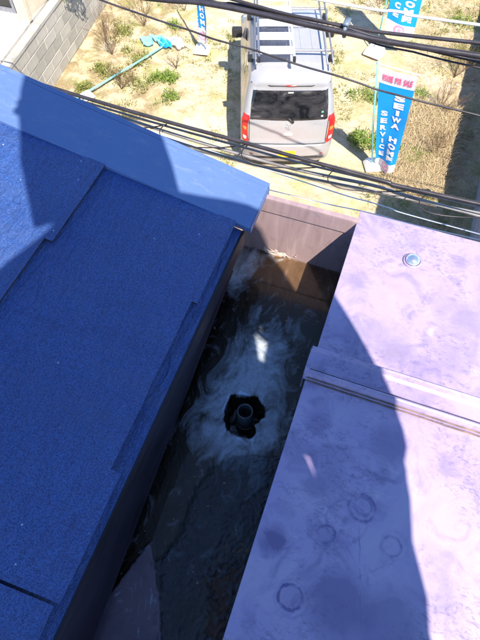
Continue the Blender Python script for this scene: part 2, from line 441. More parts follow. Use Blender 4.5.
for c in range(8):
    xl = -.238 - .290 * c; xu = xl - .31
    off = 0 if c % 2 == 0 else -.36
    k = 0; y1 = .640
    while y1 > -3:
        y0 = (.64 + off - W * (k + 1)) if True else 0
        if c % 2 and k == 0: y0 = .05
        elif c % 2: y0 = .05 - W * k
        g_ = .0022
        a, b = y0 + g_, y1 - (g_ if k else 0)
        na, nb = y0 + W * .26, y0 + W * .708
        if c % 2 == 0: st = [(a, na, .006), (na, nb, -.011), (nb, b, .0)]
        else: st = [(a, max(a + .02, .43 - W * k), -.006), (max(a + .02, .43 - W * k), b, .009)]
        slate(xl, xu, a, b, st, idx); idx += 1
        y1 = y0; k += 1
# verge flashing along the gable end
mb = MB()
def fz(x, y): return rz(x)
mb.prism([(-.209, .637), (-.209, .757), (-2.6, .775), (-2.6, .637)], .002, .0155, zf=fz)
mb.prism([(-.209, .7585), (-.209, .772), (-2.6, .790), (-2.6, .7765)], -.022, .0145, zf=fz)
fl = mb.build('verge_flashing', M['flash'], house, bevel=.0012)
mb = MB(); mb.prism([(-.207, .640), (-.207, .755), (-.2085, .755), (-.2085, .640)], -.004, .014, zf=lambda x, y: rz(-.209))
mb.build('flashing_end_cap', M['flash'], fl)
# eave fascia: folded plum steel hanging from the eave into the gutter
mb = MB()
ys = [-3, -.12, .25, .63]
def low_x(y): return -.207 - .051 * (y + .12) if y > -.12 else -.207
vs_ = []
for y in ys:
    vs_ += [(-.2225, y, -.808), (-.2215, y, -.816), (low_x(y) - .001, y, -.938), (low_x(y) + .002, y, -.943), (low_x(y) - .004, y, -.949), (-.258, y, -.951), (-.262, y, -1.02)]
fs = []
for i in range(len(ys) - 1):
    for q in range(6): fs.append((i * 7 + q, i * 7 + q + 1, (i + 1) * 7 + q + 1, (i + 1) * 7 + q))
mb.add(vs_, fs); mb.build('eave_fascia', M['fascia'], house)
mb = MB(); mb.tube([(-.2285, -3, -.8145), (-.2285, .2, -.8145), (-.2285, .632, -.8145)], .0035, 6); mb.build('drip_edge', M['fascia'], house, True)

# box gutter
gut = empty('box_gutter', parent=house)
def inpoly(x, y, P):
    c = False; j = len(P) - 1
    for i in range(len(P)):
        if (P[i][1] > y) != (P[j][1] > y) and x < (P[j][0] - P[i][0]) * (y - P[i][1]) / (P[j][1] - P[i][1]) + P[i][0]: c = not c
        j = i
    return c
def sd(x, y, P):
    d = 9
    for i in range(len(P)):
        ax, ay = P[i]; bx, by = P[(i + 1) % len(P)]
        t = max(0, min(1, ((x - ax) * (bx - ax) + (y - ay) * (by - ay)) / ((bx - ax) ** 2 + (by - ay) ** 2 + 1e-9)))
        d = min(d, math.hypot(x - ax - t * (bx - ax), y - ay - t * (by - ay)))
    return d if inpoly(x, y, P) else -d
def ss(a, b, x): t = max(0, min(1, (x - a) / (b - a))); return t * t * (3 - 2 * t)
ROUGH = [(.06, .50), (.03, .30), (-.10, .24), (-.135, .20), (-.149, .136), (-.139, .078), (-.160, .033), (-.172, .012), (-.148, -.008), (-.118, -.087), (-.10, -.40), (.06, -.40)]
TONGUE = [(-.190, .042), (-.209, -.02), (-.231, -.096), (-.27, -.25), (-.27, -.6), (-.10, -.6), (-.107, -.087), (-.134, -.035), (-.158, -.001), (-.180, .033)]
SWIRL = [(-.125, .575), (-.165, .545), (-.190, .474), (-.208, .398), (-.21, .324), (-.195, .261), (-.155, .215), (-.088, .197), (-.030, .23), (-.02, .307), (-.035, .391), (-.060, .495), (-.085, .56)]  # outline of the painted sky sheen
HOLE = [(-.150, .333), (-.147, .356), (-.128, .367), (-.097, .370), (-.072, .352), (-.068, .338), (-.078, .325), (-.088, .312), (-.076, .300), (-.080, .287), (-.101, .283), (-.130, .288), (-.143, .305)]
CORNER = [(-.262, .745), (-.262, .62), (-.240, .58), (-.215, .63), (-.205, .70), (-.175, .735)]
X0, X1, Y0, Y1 = -.262, .012, -.5, .744
NXg, NYg = 118, 530
verts = []; cols = []; sunlit_end = []
for j in range(NYg + 1):
    y = Y0 + (Y1 - Y0) * j / NYg
    for i in range(NXg + 1):
        x = X0 + (X1 - X0) * i / NXg
        p = Vector((x, y, 0))
        wx = x + .010 * noise.noise(p * 40) + .004 * noise.noise(p * 130); wy = y + .010 * noise.noise(p * 40 + Vector((7, 7, 7))) + .004 * noise.noise(p * 130 + Vector((3, 1, 0)))
        ro = ss(-.006, .008, sd(wx, wy, ROUGH)); to = ss(-.001, .001, sd(x + .002 * noise.noise(p * 120), y + .002 * noise.noise(p * 90 + Vector((5, 0, 0))), TONGUE))
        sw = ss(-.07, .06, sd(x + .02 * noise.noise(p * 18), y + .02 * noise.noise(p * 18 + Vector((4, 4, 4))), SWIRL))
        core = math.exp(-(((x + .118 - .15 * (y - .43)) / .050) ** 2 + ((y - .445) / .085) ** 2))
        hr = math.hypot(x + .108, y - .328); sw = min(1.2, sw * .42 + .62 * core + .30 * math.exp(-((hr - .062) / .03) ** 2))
        co = ss(-.03, .03, sd(x + .01 * noise.noise(p * 50), y, CORNER))
        h = -.9895 + .0016 * noise.noise(p * 9)
        b1 = noise.noise(p * 150) ; b2 = noise.noise(p * 75 + Vector((2, 0, 0)))
        h += ro * (.0030 + .0011 * b1 + .0016 * max(0, b2) ** 1.5 + .0009 * noise.noise(p * 330))
        h += to * .0045
        q = Vector((x * 1.0, y * .8, 0)); tw = noise.noise(q * 22 + Vector((noise.noise(q * 30) * .9, noise.noise(q * 30 + Vector((9, 9, 9))) * .9, 0)))
        h += sw * (.0008 * tw)
        hs = sd(x + .004 * noise.noise(p * 60), y + .004 * noise.noise(p * 60 + Vector((1, 5, 0))), HOLE)
        h += .0006 * ss(-.03, -.004, hs) * (1 if hs < 0 else 0) * (1 - ro * .4)
        ho = ss(-.0015, .006, hs)
        h = h * (1 - ho) + (-1.060 + .004 * noise.noise(p * 70)) * ho
        verts.append((x, y, h))
        cols.append((min(1, max(sw * (1 - ss(-.008, .002, hs)), co * .85)), ro * (1 - ho), to * (1 - ho), 1)); sunlit_end.append(ss(.60, .68, y + .015 * noise.noise(p * 25)))
n1 = NXg + 1
faces = [(j * n1 + i, j * n1 + i + 1, (j + 1) * n1 + i + 1, (j + 1) * n1 + i) for j in range(NYg) for i in range(NXg)]
me = bpy.data.meshes.new('gutter_floor'); me.from_pydata(verts, [], faces)
ca = me.color_attributes.new('mask', 'FLOAT_COLOR', 'POINT')
flat = [c for q in cols for c in q]; ca.data.foreach_set('color', flat); sa = me.attributes.new('sunlit_end', 'FLOAT', 'POINT'); sa.data.foreach_set('value', sunlit_end)
link('gutter_floor', me, M['lining'], gut, True)
# side wall under the parapet and the far end wall with its folded rim
mb = MB(); mb.box((.000, -3, -1.10), (.006, .752, -.812)); mb.build('side_wall', M['fascia'], gut)
mb = MB()
mb.box((-.262, .745, -1.02), (-.0005, .751, -.8085)); mb.box((-.262, .7415, -.845), (-.0005, .7448, -.8065)); mb.box((-.262, .7415, -.8063), (-.0005, .7535, -.8035))
mb.build('end_wall', M['endwall'], gut, bevel=.0007)
# torn white sealant smeared in the corner of the end wall
mb = MB(); vs_ = []; fs = []; NU, NV = 90, 40
for j in range(NV + 1):
    for i in range(NU + 1):
        x = -.205 + .085 * i / NU; z = -.994 + .042 * j / NV; p = Vector((x * 45, z * 70, 0))
        m_ = noise.noise(p) + .5 * noise.noise(p * 3) + .45 - abs(z + .980) * 55 - max(0, (x + .16) * 14)
        vs_.append((x, .7412 - .0035 * min(.6, m_) if m_ > 0 else .7413, z)); fs.append(m_)
mb.add(vs_, [(j * (NU + 1) + i, j * (NU + 1) + i + 1, (j + 1) * (NU + 1) + i + 1, (j + 1) * (NU + 1) + i) for j in range(NV) for i in range(NU) if fs[j * (NU + 1) + i] > -.02])
mb.build('sealant_bead', M['sealant'], gut, True)
# ledge of debris just under the end wall
# drain pipe standing in the broken-out pit
dx, dy = -.108, .330
mb = MB()
mb.lathe([(.0165, -1.075), (.0165, -.972), (.0158, -.9705), (.0140, -.9705), (.0133, -.973), (.0133, -1.075)], (dx, dy, 0), 32)
dp = mb.build('drain_pipe', M['pvc'], gut, True)
mb = MB(); mb.lathe([(.0001, -1.035), (.0131, -1.035)], (dx, dy, 0), 24); mb.build('standing_water', M['glassdark'], dp)
mb = MB(); mb.lathe([(.0200, -1.062), (.0200, -1.028), (.0192, -1.026), (.0168, -1.026)], (dx + .002, dy - .002, 0), 28); mb.build('pipe_collar', M['black'], dp, True)

# rainwater lying over the lining
mb = MB(); hx = []
nxw, nyw = 54, 240
vs_ = []; fs = []
for j in range(nyw + 1):
    for i in range(nxw + 1):
        x = -.2605 + .2595 * i / nxw; y = -.499 + 1.239 * j / nyw
        vs_.append((x, y, -.9868))
for j in range(nyw):
    for i in range(nxw):
        x = -.2605 + .2595 * (i + .5) / nxw; y = -.499 + 1.239 * (j + .5) / nyw
        if sd(x, y, HOLE) > -.006: continue
        a = j * (nxw + 1) + i; fs.append((a, a + 1, a + nxw + 2, a + nxw + 1))
mb.add(vs_, fs); wt = mb.build('rainwater', M['water'], None)
tag(wt, 'shallow dark rainwater standing in the box gutter around the drain', kind='structure')

mb = MB(); rr = random.Random(3)
for _ in range(110):
    x, y = rr.uniform(-.25, -.01), rr.uniform(-.1, .73); a = rr.uniform(0, 6.28); l = rr.uniform(.0005, .0022) * (1 if rr.random() < .9 else 2); w_ = l * rr.uniform(.3, .7)
    if sd(x, y, HOLE) > -.01: continue
    c_, s_ = math.cos(a), math.sin(a); z = -.9862 + rr.uniform(0, .0006)
    mb.add([(x - c_ * l, y - s_ * l, z), (x + s_ * w_, y - c_ * w_, z + .0008), (x + c_ * l, y + s_ * l, z), (x - s_ * w_, y + c_ * w_, z + .0005)], [(0, 1, 2, 3)])
o = mb.build('floating_debris', simple('pale_leaf_litter', (.22, .19, .15), .8, var=.6, scale=80)); tag(o, 'tiny specks of leaf litter floating in the gutter', 'debris', kind='stuff')
# parapet coping
par = empty('parapet', parent=house)
def panel(name, x0, y0, x1, y1, m, z=-.806, t=.004):
    mb = MB()
    mb.box((x0, y0, z - t), (x1, y1, z))
    mb.box((x0, y0, z - .055), (x0 + .002, y1, z - t - .0002))
    return mb.build(name, m, par, bevel=.0012)
pn = panel('coping_panel', -.007, .419, 1.25, .775, M['coping'])
mb = MB(); mb.box((-.006, .7755, -.87), (1.25, .778, -.8075)); mb.build('coping_end_flange', M['coping'], pn)
pl = panel('coping_panel', -.010, -1.6, 1.25, .372, M['coping2'])
panel('coping_panel', -.009, -3.5, 1.25, -1.605, M['coping'], z=-.8062)
# standing joint cover between the panels, folded with a raised rib
prof = [(.3640, -.8050), (.3640, -.8010), (.3675, -.8005), (.3690, -.7955), (.3720, -.7900), (.3750, -.7885), (.3780, -.7900), (.3800, -.7965), (.3850, -.7985), (.4080, -.7975), (.4140, -.7940), (.4180, -.7885), (.4215, -.7875), (.4235, -.7900), (.4240, -.8050)]
mb = MB(); n = len(prof); vs_ = []
for x in (-.015, 1.25): vs_ += [(x, y, z) for y, z in prof]
mb.add(vs_, [(i, i + 1, n + i + 1, n + i) for i in range(n - 1)] + [tuple(range(n)), tuple(range(n, 2 * n))[::-1]])
jc = mb.build('joint_cover', M['coping'], par); fix_normals(jc.data)
mb = MB(); mb.box((-.0165, .372, -.862), (-.0145, .422, -.7975)); mb.build('cover_side_tab', M['coping'], jc, bevel=.0006)
M['line'] = simple('dark_joint_shade', (.030, .024, .040), .6, var=.5, scale=60); M['rust'] = simple('brown_weathered_steel', (.17, .11, .10), .7, var=.5, scale=40)  # dark strips put joint shade into colour; brown strips are weathered steel
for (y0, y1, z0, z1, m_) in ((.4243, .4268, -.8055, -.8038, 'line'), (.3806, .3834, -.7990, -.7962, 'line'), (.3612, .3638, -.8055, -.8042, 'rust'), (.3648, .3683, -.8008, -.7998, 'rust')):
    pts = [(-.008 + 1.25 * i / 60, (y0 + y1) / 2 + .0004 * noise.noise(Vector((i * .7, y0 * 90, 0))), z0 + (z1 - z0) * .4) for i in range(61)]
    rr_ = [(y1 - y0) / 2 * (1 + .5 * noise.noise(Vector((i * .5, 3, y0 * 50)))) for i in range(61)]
    mb = MB(); mb.tube(pts, rr_, 6); mb.build('joint_shade_rust_line', M[m_], jc, True)
# roof bolt with washer
bt = MB(); bt.lathe([(.0185, -.8058), (.0190, -.8045), (.0175, -.8030), (.0155, -.8024)], (.120, .682, 0), 28)
bo = bt.build('washer', M['coping'], par, True)
bt = MB(); bt.lathe([(.0145, -.8024), (.0141, -.8000), (.0110, -.7955), (.006, -.7930), (.0002, -.7923)], (.120, .682, 0), 28); bt.build('bolt_cap', M['zinc'], bo, True)

# ------------------------------------------------------------------ block retaining wall on the left of the lot
BA = Vector((-6.02, 4.6, -6.1)); bd = Vector((-.129, .9916, 0)); bdz = math.atan2(.9916, -.129)
rw = empty('retaining_wall', BA, bdz)      # local +x runs along the wall, local -y faces the lot
tag(rw, 'weathered grey concrete block retaining wall between the lot and the pale yard', 'wall')
mb = MB(); mb.box((-.5, .012, -.3), (12, .16, 1.04)); mb.build('mortar_core', M['mortar'], rw)
bw, bh = .40, .20
bm_ = MB(); bm_.box((.006, 0, .006), (bw - .006, .10, bh - .006)); bme = bm_.mesh('block'); bme.materials.append(M['block'])
bmx = bmesh.new(); bmx.from_mesh(bme); bmesh.ops.bevel(bmx, geom=bmx.edges[:], offset=.006, segments=1, affect='EDGES'); bmx.to_mesh(bme); bmx.free()
M['block2'] = _block('pale_grey_concrete_block', (.45, .43, .40)); M['block3'] = _block('stained_concrete_block', (.35, .34, .315))
bmes = [bme]
for q in ('block2', 'block3'):
    b2 = bme.copy(); b2.materials.clear(); b2.materials.append(M[q]); bmes.append(b2)
for row in range(5):
    for k in range(20):
        x = k * bw + (row % 2) * bw / 2
        o = bpy.data.objects.new('block', random.choice(bmes)); col.objects.link(o); o.parent = rw
        o.location = (x, random.uniform(-.004, .004), row * bh)
for k in range(20):
    o = None
    mb = MB(); mb.box((k * .4 + .004, -.012, 1.003), ((k + 1) * .4 - .004, .15, 1.055)); mb.build('cap_block', M['mortar'], rw)
yard = MB(); yard.prism([(-6.19, 4.3), (-7.65, 15.5), (-40, 15.5), (-40, 4.3)], -6.0, -5.055); yo = yard.build('yard', M['yard'])
tag(yo, 'sunlit pale concrete yard above the block wall', kind='structure')
# neighbour's house whose foot shows in the corner
nb = empty('neighbour_house', (-6.62, 7.25, -5.055), R(3))
tag(nb, 'cream neighbour house with a dark glazed door at the edge of the pale yard', 'house')
mb = MB(); mb.box((-6, .06, 0), (.0, 4, 5.2)); mb.build('wall', M['wallpaint'], nb)
mb = MB(); mb.box((-6.4, -.5, 5.2), (.5, 4.4, 5.35)); mb.build('eave_slab', M['metalroof'], nb)
mb = MB(); mb.box((-.14, -.04, 0), (.06, .0595, 5.19)); mb.build('corner_post', M['wallpaint'], nb, bevel=.01)
mb = MB(); mb.box((-2.6, -.16, 0), (-.15, .058, .10)); mb.build('door_step', M['yard'], nb, bevel=.01)
for q in range(2):
    fr = MB(); x = -1.34 - q * 1.2
    fr.box((x, .0, .102), (x + .05, .055, 2.1)); fr.box((x + 1.10, .0, .102), (x + 1.15, .055, 2.1)); fr.box((x + .0502, .0, .102), (x + 1.0998, .055, .18)); fr.box((x + .0502, .0, 2.03), (x + 1.0998, .055, 2.1))
    f_ = fr.build('sliding_door', M['alu_dark'], nb)
    gl = MB(); gl.box((x + .051, .02, .181), (x + 1.099, .03, 2.029)); gl.build('pane', M['glassdark'], f_)

# right hand boundary wall and the shed whose shadow falls across the lot
bw_ = empty('boundary_wall', (1.66, 4.75, -6.1), R(90))
tag(bw_, 'lavender grey block boundary wall in shade at the right edge', 'wall')
mb = MB(); mb.box((0, -.10, -.3), (13, -.014, 1.148)); mb.build('mortar_core', M['mortar'], bw_)
sb = bme.copy(); sb.materials.clear(); sb.materials.append(M['shadewall'])
mbx = Matrix.Rotation(R(180), 4, 'Z')
for row in range(6):
    for k in range(26):
        o = bpy.data.objects.new('block', sb); col.objects.link(o); o.parent = bw_
        o.rotation_euler = (0, 0, R(180)); o.location = (k * .4 + .4 + (row % 2) * .2, 0, row * .19)
for k in range(26):
    mb = MB(); mb.box((k * .4 + .203, -.12, 1.15), ((k + 1) * .4 + .197, .02, 1.2)); mb.build('cap_block', M['shadewall'], bw_)
sh = empty('neighbour_shed', (1.75, -1.2, -6.1))
tag(sh, 'plain flat roofed shed beside the boundary wall whose shadow crosses the lot', 'shed')
mb = MB(); mb.box((0, 0, 0), (3.2, 5.7, 3.0)); mb.build('wall', M['housewall'], sh)
mb = MB(); mb.box((-.1, -.1, 3.0), (3.3, 5.8, 3.12)); mb.build('roof', M['metalroof'], sh, bevel=.01)

# ------------------------------------------------------------------ parked car
CAR = Vector((-1.465, 6.28, -6.1)); CRZ = R(19.8)
car = empty('parked_car', CAR, CRZ)
tag(car, 'small silver hatchback with tinted rear window and a roof rack parked on the dry lot', 'car')
#      z     yb    yf    w     r
ST = [(.20, .06, 3.30, .69, .16), (.26, .015, 3.34, .725, .17), (.36, .0, 3.38, .7375, .17), (.52, -.004, 3.39, .7375, .17), (.62, .0, 3.38, .7375, .17), (.66, .022, 3.36, .735, .16), (.80, .03, 3.28, .735, .15), (.92, .04, 3.16, .73, .14), (1.0, .055, 2.80, .715, .13),
      (1.03, .06, 2.72, .705, .13), (1.2, .11, 2.52, .672, .13), (1.36, .165, 2.36, .638, .14), (1.44, .19, 2.28, .622, .15), (1.50, .185, 2.22, .610, .16), (1.545, .195, 2.17, .595, .18), (1.585, .235, 2.10, .572, .20), (1.615, .33, 2.0, .535, .22), (1.635, .50, 1.88, .47, .25), (1.648, .75, 1.6, .34, .2)]
def stat(z):
    if z <= ST[0][0]: return ST[0][1:]
    for a, b in zip(ST, ST[1:]):
        if a[0] <= z <= b[0]:
            t = (z - a[0]) / (b[0] - a[0]); return tuple(a[i] + (b[i] - a[i]) * t for i in range(1, 5))
    return ST[-1][1:]
def rearpt(s, z, off=0.):
    """point on the shell, s metres round from the middle of the rear (positive right)"""
    yb, yf, w_, r_ = stat(z); sg = 1 if s >= 0 else -1; a = abs(s); L1 = w_ - r_; L2 = L1 + r_ * math.pi / 2
    if a <= L1: x, y, nx_, ny_ = a, yb, 0, -1
    elif a <= L2:
        th = (a - L1) / r_; x = L1 + r_ * math.sin(th); y = yb + r_ - r_ * math.cos(th); nx_, ny_ = math.sin(th), -math.cos(th)
    else: x, y, nx_, ny_ = w_, yb + r_ + (a - L2), 1, 0
    y += 0.10 * max(0, 1 - 0) * 0 
    crown = .045 * (min(a, w_) / w_) ** 2 if a <= L2 else .045
    y += crown
    return Vector((sg * (x + nx_ * off), y + ny_ * off, z + off * .15))
def ring(z):
    yb, yf, w_, r_ = stat(z); o = []
    L2 = (w_ - r_) + r_ * math.pi / 2; Ls = yf - yb - 2 * r_
    N = 8; C_ = 7; S_ = 14
    S = [(w_ - r_) * i / N for i in range(N)] + [(w_ - r_) + r_ * math.pi / 2 * i / C_ for i in range(C_)]
    half = [rearpt(s, z) for s in S] + [rearpt(L2 + Ls * i / S_, z) for i in range(S_)]
    fr = []
    for i in range(C_ + 1):
        th = math.pi / 2 * i / C_; fr.append(Vector((w_ - r_ + r_ * math.cos(th), yf - r_ + r_ * math.sin(th), z)))
    for i in range(1, N + 1): fr.append(Vector(((w_ - r_) * (1 - i / N), yf + .03 * (1 - (1 - i / N) ** 2), z)))
    half += fr
    left = [Vector((-p.x, p.y, p.z)) for p in half[1:-1]][::-1]
    return half + left
zs = []
for a, b in zip(ST, ST[1:]):
    k = max(1, round((b[0] - a[0]) / .05)); zs += [a[0] + (b[0] - a[0]) * i / k for i in range(k)]
zs.append(ST[-1][0])
mb = MB(); rings = [ring(z) for z in zs]; n = len(rings[0]); vs_ = [p for r_ in rings for p in r_]
fs = [(i * n + k, i * n + (k + 1) % n, (i + 1) * n + (k + 1) % n, (i + 1) * n + k) for i in range(len(rings) - 1) for k in range(n)]
top0 = (len(rings) - 1) * n
# close the roof with crosswise strips
half_n = n // 2
for k in range(1, half_n): 
    a, b = k, (n - k) % n; a2, b2 = k + 1, (n - k - 1) % n
    if k < half_n - 1 + 1 and len({a, a2, b, b2}) == 4: fs.append((top0 + a, top0 + a2, top0 + b2, top0 + b))
fs.append((top0, top0 + 1, top0 + n - 1)); fs.append(tuple(range(n))[::-1])
mb.add(vs_, fs); body = mb.build('body', M['car'], car, True); fix_normals(body.data)
md = body.modifiers.new('e', 'EDGE_SPLIT'); md.split_angle = R(50)
def patch(name, m, outline, off=.004, parent=None, res=14, thick=.0):
    """outline: function (u,v in 0..1) -> (s,z)"""
    mb = MB(); vs_ = []
    for j in range(res + 1):
        for i in range(res + 1):
            s_, z_ = outline(i / res, j / res); e = min(i, j, res - i, res - j)
            vs_.append(rearpt(s_, z_, off if e > 0 else -.001))
    fs = [(j * (res + 1) + i, j * (res + 1) + i + 1, (j + 1) * (res + 1) + i + 1, (j + 1) * (res + 1) + i) for j in range(res) for i in range(res)]
    mb.add(vs_, fs); o = mb.build(name, m, parent or body, True); return o
def rect(s0, s1, z0, z1, taper=0., rc=.0):
    def f_(u, v):
        z_ = z0 + (z1 - z0) * v; c = (s0 + s1) / 2; h_ = (s1 - s0) / 2 * (1 - taper * v)
        if rc:
            # squircle the corners
            a, b = 2 * u - 1, 2 * v - 1; k_ = 1 - rc * (a * a) * (b * b); return c + h_ * a * k_, (z0 + z1) / 2 + (z1 - z0) / 2 * b * k_
        return c + h_ * (2 * u - 1), z_
    return f_
patch('tailgate', M['car'], rect(-.60, .60, .62, 1.475, .02, .04), .007, res=20)
rwin = patch('rear_window', M['rearglass'], rect(-.665, .665, .985, 1.445, .075, .05), .012)
mb = MB(); a = rearpt(.02, 1.03, .022); b = rearpt(-.05, 1.055, .03)
mb.tube([rearpt(.065, .985, .018), rearpt(.03, 1.02, .03), rearpt(-.03, 1.06, .03)], [.022, .016, .010], 8); mb.build('wiper', M['black'], body, True)
patch('brake_light', M['red'], rect(-.10, .10, 1.485, 1.512), .012, res=4)
patch('inspection_sticker', M['white'], rect(-.08, .08, 1.385, 1.415), .016, rwin, res=3)
patch('round_sticker', M['green_st'], rect(.47, .53, 1.10, 1.15), .016, rwin, res=3)
patch('round_sticker', M['white'], rect(.47, .53, 1.045, 1.09), .016, rwin, res=3)
patch('door_handle', M['white'], rect(-.065, .075, .745, .805, 0, .1), .022, res=5)
for (s0, s1, z0, z1) in ((.37, .40, .93, .955), (.405, .43, .93, .955), (.435, .46, .93, .955), (.465, .50, .93, .955)):
    patch('model_badge', M['zinc'], rect(s0, s1, z0, z1), .012, res=2)
# stylised chrome emblem: a squared S folded from two bars
mb = MB()
for P in ([(-.03, .955), (.02, .955), (.035, .935), (.0, .915)], [(.0, .915), (-.035, .915), (-.02, .895), (.03, .875)]):
    mb.tube([rearpt(x - .01, z - .01, .013) for x, z in P], .006, 6)
mb.build('emblem', M['zinc'], body, True)
patch('bumper_step', M['car'], rect(-.62, .62, .36, .60, .0, .10), .028, res=16)
lp = patch('license_plate', M['yellow'], rect(-.20, .20, .33, .52, 0), .038, res=5)
for sg in (-1, 1):
    tl = patch('tail_light', M['red'], (lambda sg: lambda u, v: (sg * (.612 + .13 * u + .015 * math.sin(math.pi * v) - (.02 if v > .8 else 0)), .60 + .46 * v))(sg), .016, res=10)
    patch('reversing_lamp', M['clear'], (lambda sg: lambda u, v: (sg * (.625 + .10 * u), .635 + .10 * v))(sg), .020, tl, res=4)
    patch('turn_lamp', M['orange'], (lambda sg: lambda u, v: (sg * (.625 + .10 * u), .80 + .10 * v))(sg), .020, tl, res=4)
    for (s0, s1) in ((1.0, 1.55), (1.63, 2.25)):
        patch('side_window', M['glassdark'], (lambda sg, s0, s1: lambda u, v: (sg * (s0 + (s1 - s0) * u), 1.04 + .38 * v))(sg, s0, s1), .004, res=6)
    mb = MB(); mb.box((sg * .80 - .09, 2.22, 1.0), (sg * .80 + .09, 2.34, 1.15)); mb.build('mirror', M['black'], body, bevel=.03)
# windscreen and seam above the tailgate
mb = MB(); vs_ = []
for v in range(7):
    z_ = 1.03 + .47 * v / 6; yb, yf, w_, r_ = stat(z_)
    for u in range(9):
        x = (w_ - .09) * (2 * u / 8 - 1); vs_.append((x, yf + .035 * (1 - (x / w_) ** 2) + .008, z_ + .004))
mb.add(vs_, [(j * 9 + i, j * 9 + i + 1, (j + 1) * 9 + i + 1, (j + 1) * 9 + i) for j in range(6) for i in range(8)]); mb.build('windscreen', M['glassdark'], body, True)
mb = MB(); mb.tube([rearpt(-.60, 1.495, -.006 + .012), rearpt(-.3, 1.497, .008), rearpt(0, 1.498, .008), rearpt(.3, 1.497, .008), rearpt(.60, 1.495, .006)], .006, 6); mb.build('tailgate_seam', M['black'], body)
for sg in (-1, 1):
    mb = MB(); mb.tube([rearpt(sg * .605, z_, .0065) for z_ in (.62, .70, .80, .90, 1.0)], .0045, 6); mb.build('tailgate_gap', M['black'], body)
    patch('bumper_reflector', M['red'], rect(sg * .55 - .05, sg * .55 + .05, .40, .425), .034, res=2)
mb = MB(); mb.tube([rearpt(-.605 + 1.21 * i / 10, .612, .010) for i in range(11)], .0055, 6); mb.build('bumper_gap', M['black'], body)
mb = MB(); mb.tube([rearpt(-.60 + 1.2 * i / 10, .345, .024) for i in range(11)], .014, 6); mb.build('lower_lip', M['black'], body)
for y in [i * .17 for i in range(-2, 3)]:
    mb = MB(); mb.box((y - .008, .80, 1.640), (y + .008, 1.75, 1.655)); mb.build('roof_rib', M['car'], body, bevel=.004)
tw = MB(); tw.lathe([(.0, -.08), (.16, -.08), (.27, -.075), (.285, -.05), (.285, .05), (.27, .075), (.16, .08), (.0, .08)], n=28); tme = tw.mesh('tyre'); tme.materials.append(M['tyre'])
rm_ = MB(); rm_.lathe([(.0, .083), (.05, .088), (.06, .072), (.15, .078), (.17, .085), (.175, .07)], n=24); rme = rm_.mesh('rim'); rme.materials.append(M['alu_dark'])
for (x, y, sg) in ((-.64, .52, -1), (.64, .52, 1), (-.64, 2.80, -1), (.64, 2.80, 1)):
    wh = empty('wheel', (x, y, .285), 0, car); wh.rotation_euler = (0, R(90 * sg), 0)
    for nm, m_ in (('tyre', tme), ('rim', rme)):
        o = bpy.data.objects.new(nm, m_); col.objects.link(o); o.parent = wh
rk = empty('roof_rack', (0, 0, 0), 0, car)
for y in (.66, 1.75):
    mb = MB(); mb.tube([(-.62, y, 1.62), (-.62, y, 1.73), (-.58, y, 1.745), (.58, y, 1.745), (.62, y, 1.73), (.62, y, 1.62)], .017, 8); mb.build('cross_bar', M['alu_dark'], rk, True)
    for x in (-.60, .60):
        mb = MB(); mb.box((x - .035, y - .045, 1.585), (x + .035, y + .045, 1.66)); mb.build('foot_clamp', M['black'], rk, bevel=.008)
for x in (-.52, .50, .585):
    mb = MB(); mb.tube([(x, .30, 1.755), (x, 1.2, 1.77), (x, 2.3, 1.765)], .014, 8); mb.build('side_rail', M['alu_dark'], rk, True)
# stepladder carried on the rack
def carP(x, y, z):
    c, s_ = math.cos(CRZ), math.sin(CRZ); return Vector((CAR.x + x * c - y * s_, CAR.y + x * s_ + y * c, CAR.z + z))
ld = empty('stepladder', carP(-.20, .34, 1.79), CRZ)
tag(ld, 'white aluminium stepladder lying flat on the left half of the car roof rack', 'ladder')
for x in (-.28, .22):
    mb = MB(); mb.box((x - .014, 0, 0), (x + .014, 2.2, .065)); mb.build('rail', M['alu_dark'] if x < 0 else M['alu'], ld, bevel=.004)
    mb = MB(); mb.box((x - .02, -.05, -.004), (x + .02, -.001, .07)); mb.build('rubber_foot', M['black'], ld, bevel=.006)
for k in range(6):
    y = .06 + .345 * k
    mb = MB(); Mx = Matrix.Translation((0, y + .09, .055)) @ Matrix.Rotation(R(-9), 4, 'X')
    mb.box((-.262, -.098, -.008), (.202, .098, .022), M=Mx)
    st = mb.build('step', M['white'], ld, bevel=.006)
    for q in range(3):
        m2 = MB(); m2.box((-.25, -.06 + q * .05, .0222), (.19, -.045 + q * .05, .028), M=Mx); m2.build('tread_ridge', M['alu'], st)
    m2 = MB(); m2.box((-.262, y + .20, .02), (.20, y + .225, .04)); m2.build('cross_brace', M['alu_dark'], ld)

# ------------------------------------------------------------------ advertising banners
def cloth_mat(name, c, sat=.1):
    k = NT(name); n_ = k.noise(3, 3); k.set('Base Color', k.mix(k.f(n_, .3, .7), tuple(x * .92 for x in c), c)); k.set('Roughness', .75)
    t = k.t; tl = k.n('ShaderNodeBsdfTranslucent'); tl.inputs[0].default_value = (*c, 1); mx = k.n('ShaderNodeMixShader'); mx.inputs[0].default_value = .25
    k.l(k.b.outputs[0], mx.inputs[1]); k.l(tl.outputs[0], mx.inputs[2]); k.l(mx.outputs[0], t.nodes['Material Output'].inputs[0]); return k.m
M['bblue'] = cloth_mat('banner_blue_cloth', (.005, .36, .98)); M['bwhite'] = cloth_mat('banner_white_cloth', (.80, .78, .84))
M['bcyan'] = cloth_mat('pale_cyan_cloth', (.25, .66, .80))
M['bpale'] = simple('pale_pink_banner_ink', (.66, .30, .50), .7); M['bpink'] = simple('pink_banner_ink', (.80, .10, .28), .7); M['bink'] = simple('white_banner_ink', (.82, .84, .90), .7, var=.03); M['bink2'] = simple('pale_blue_banner_ink', (.55, .66, .88), .7, var=.05)
M['cyanpole'] = simple('cyan_plastic_pole', (.20, .62, .72), .4)

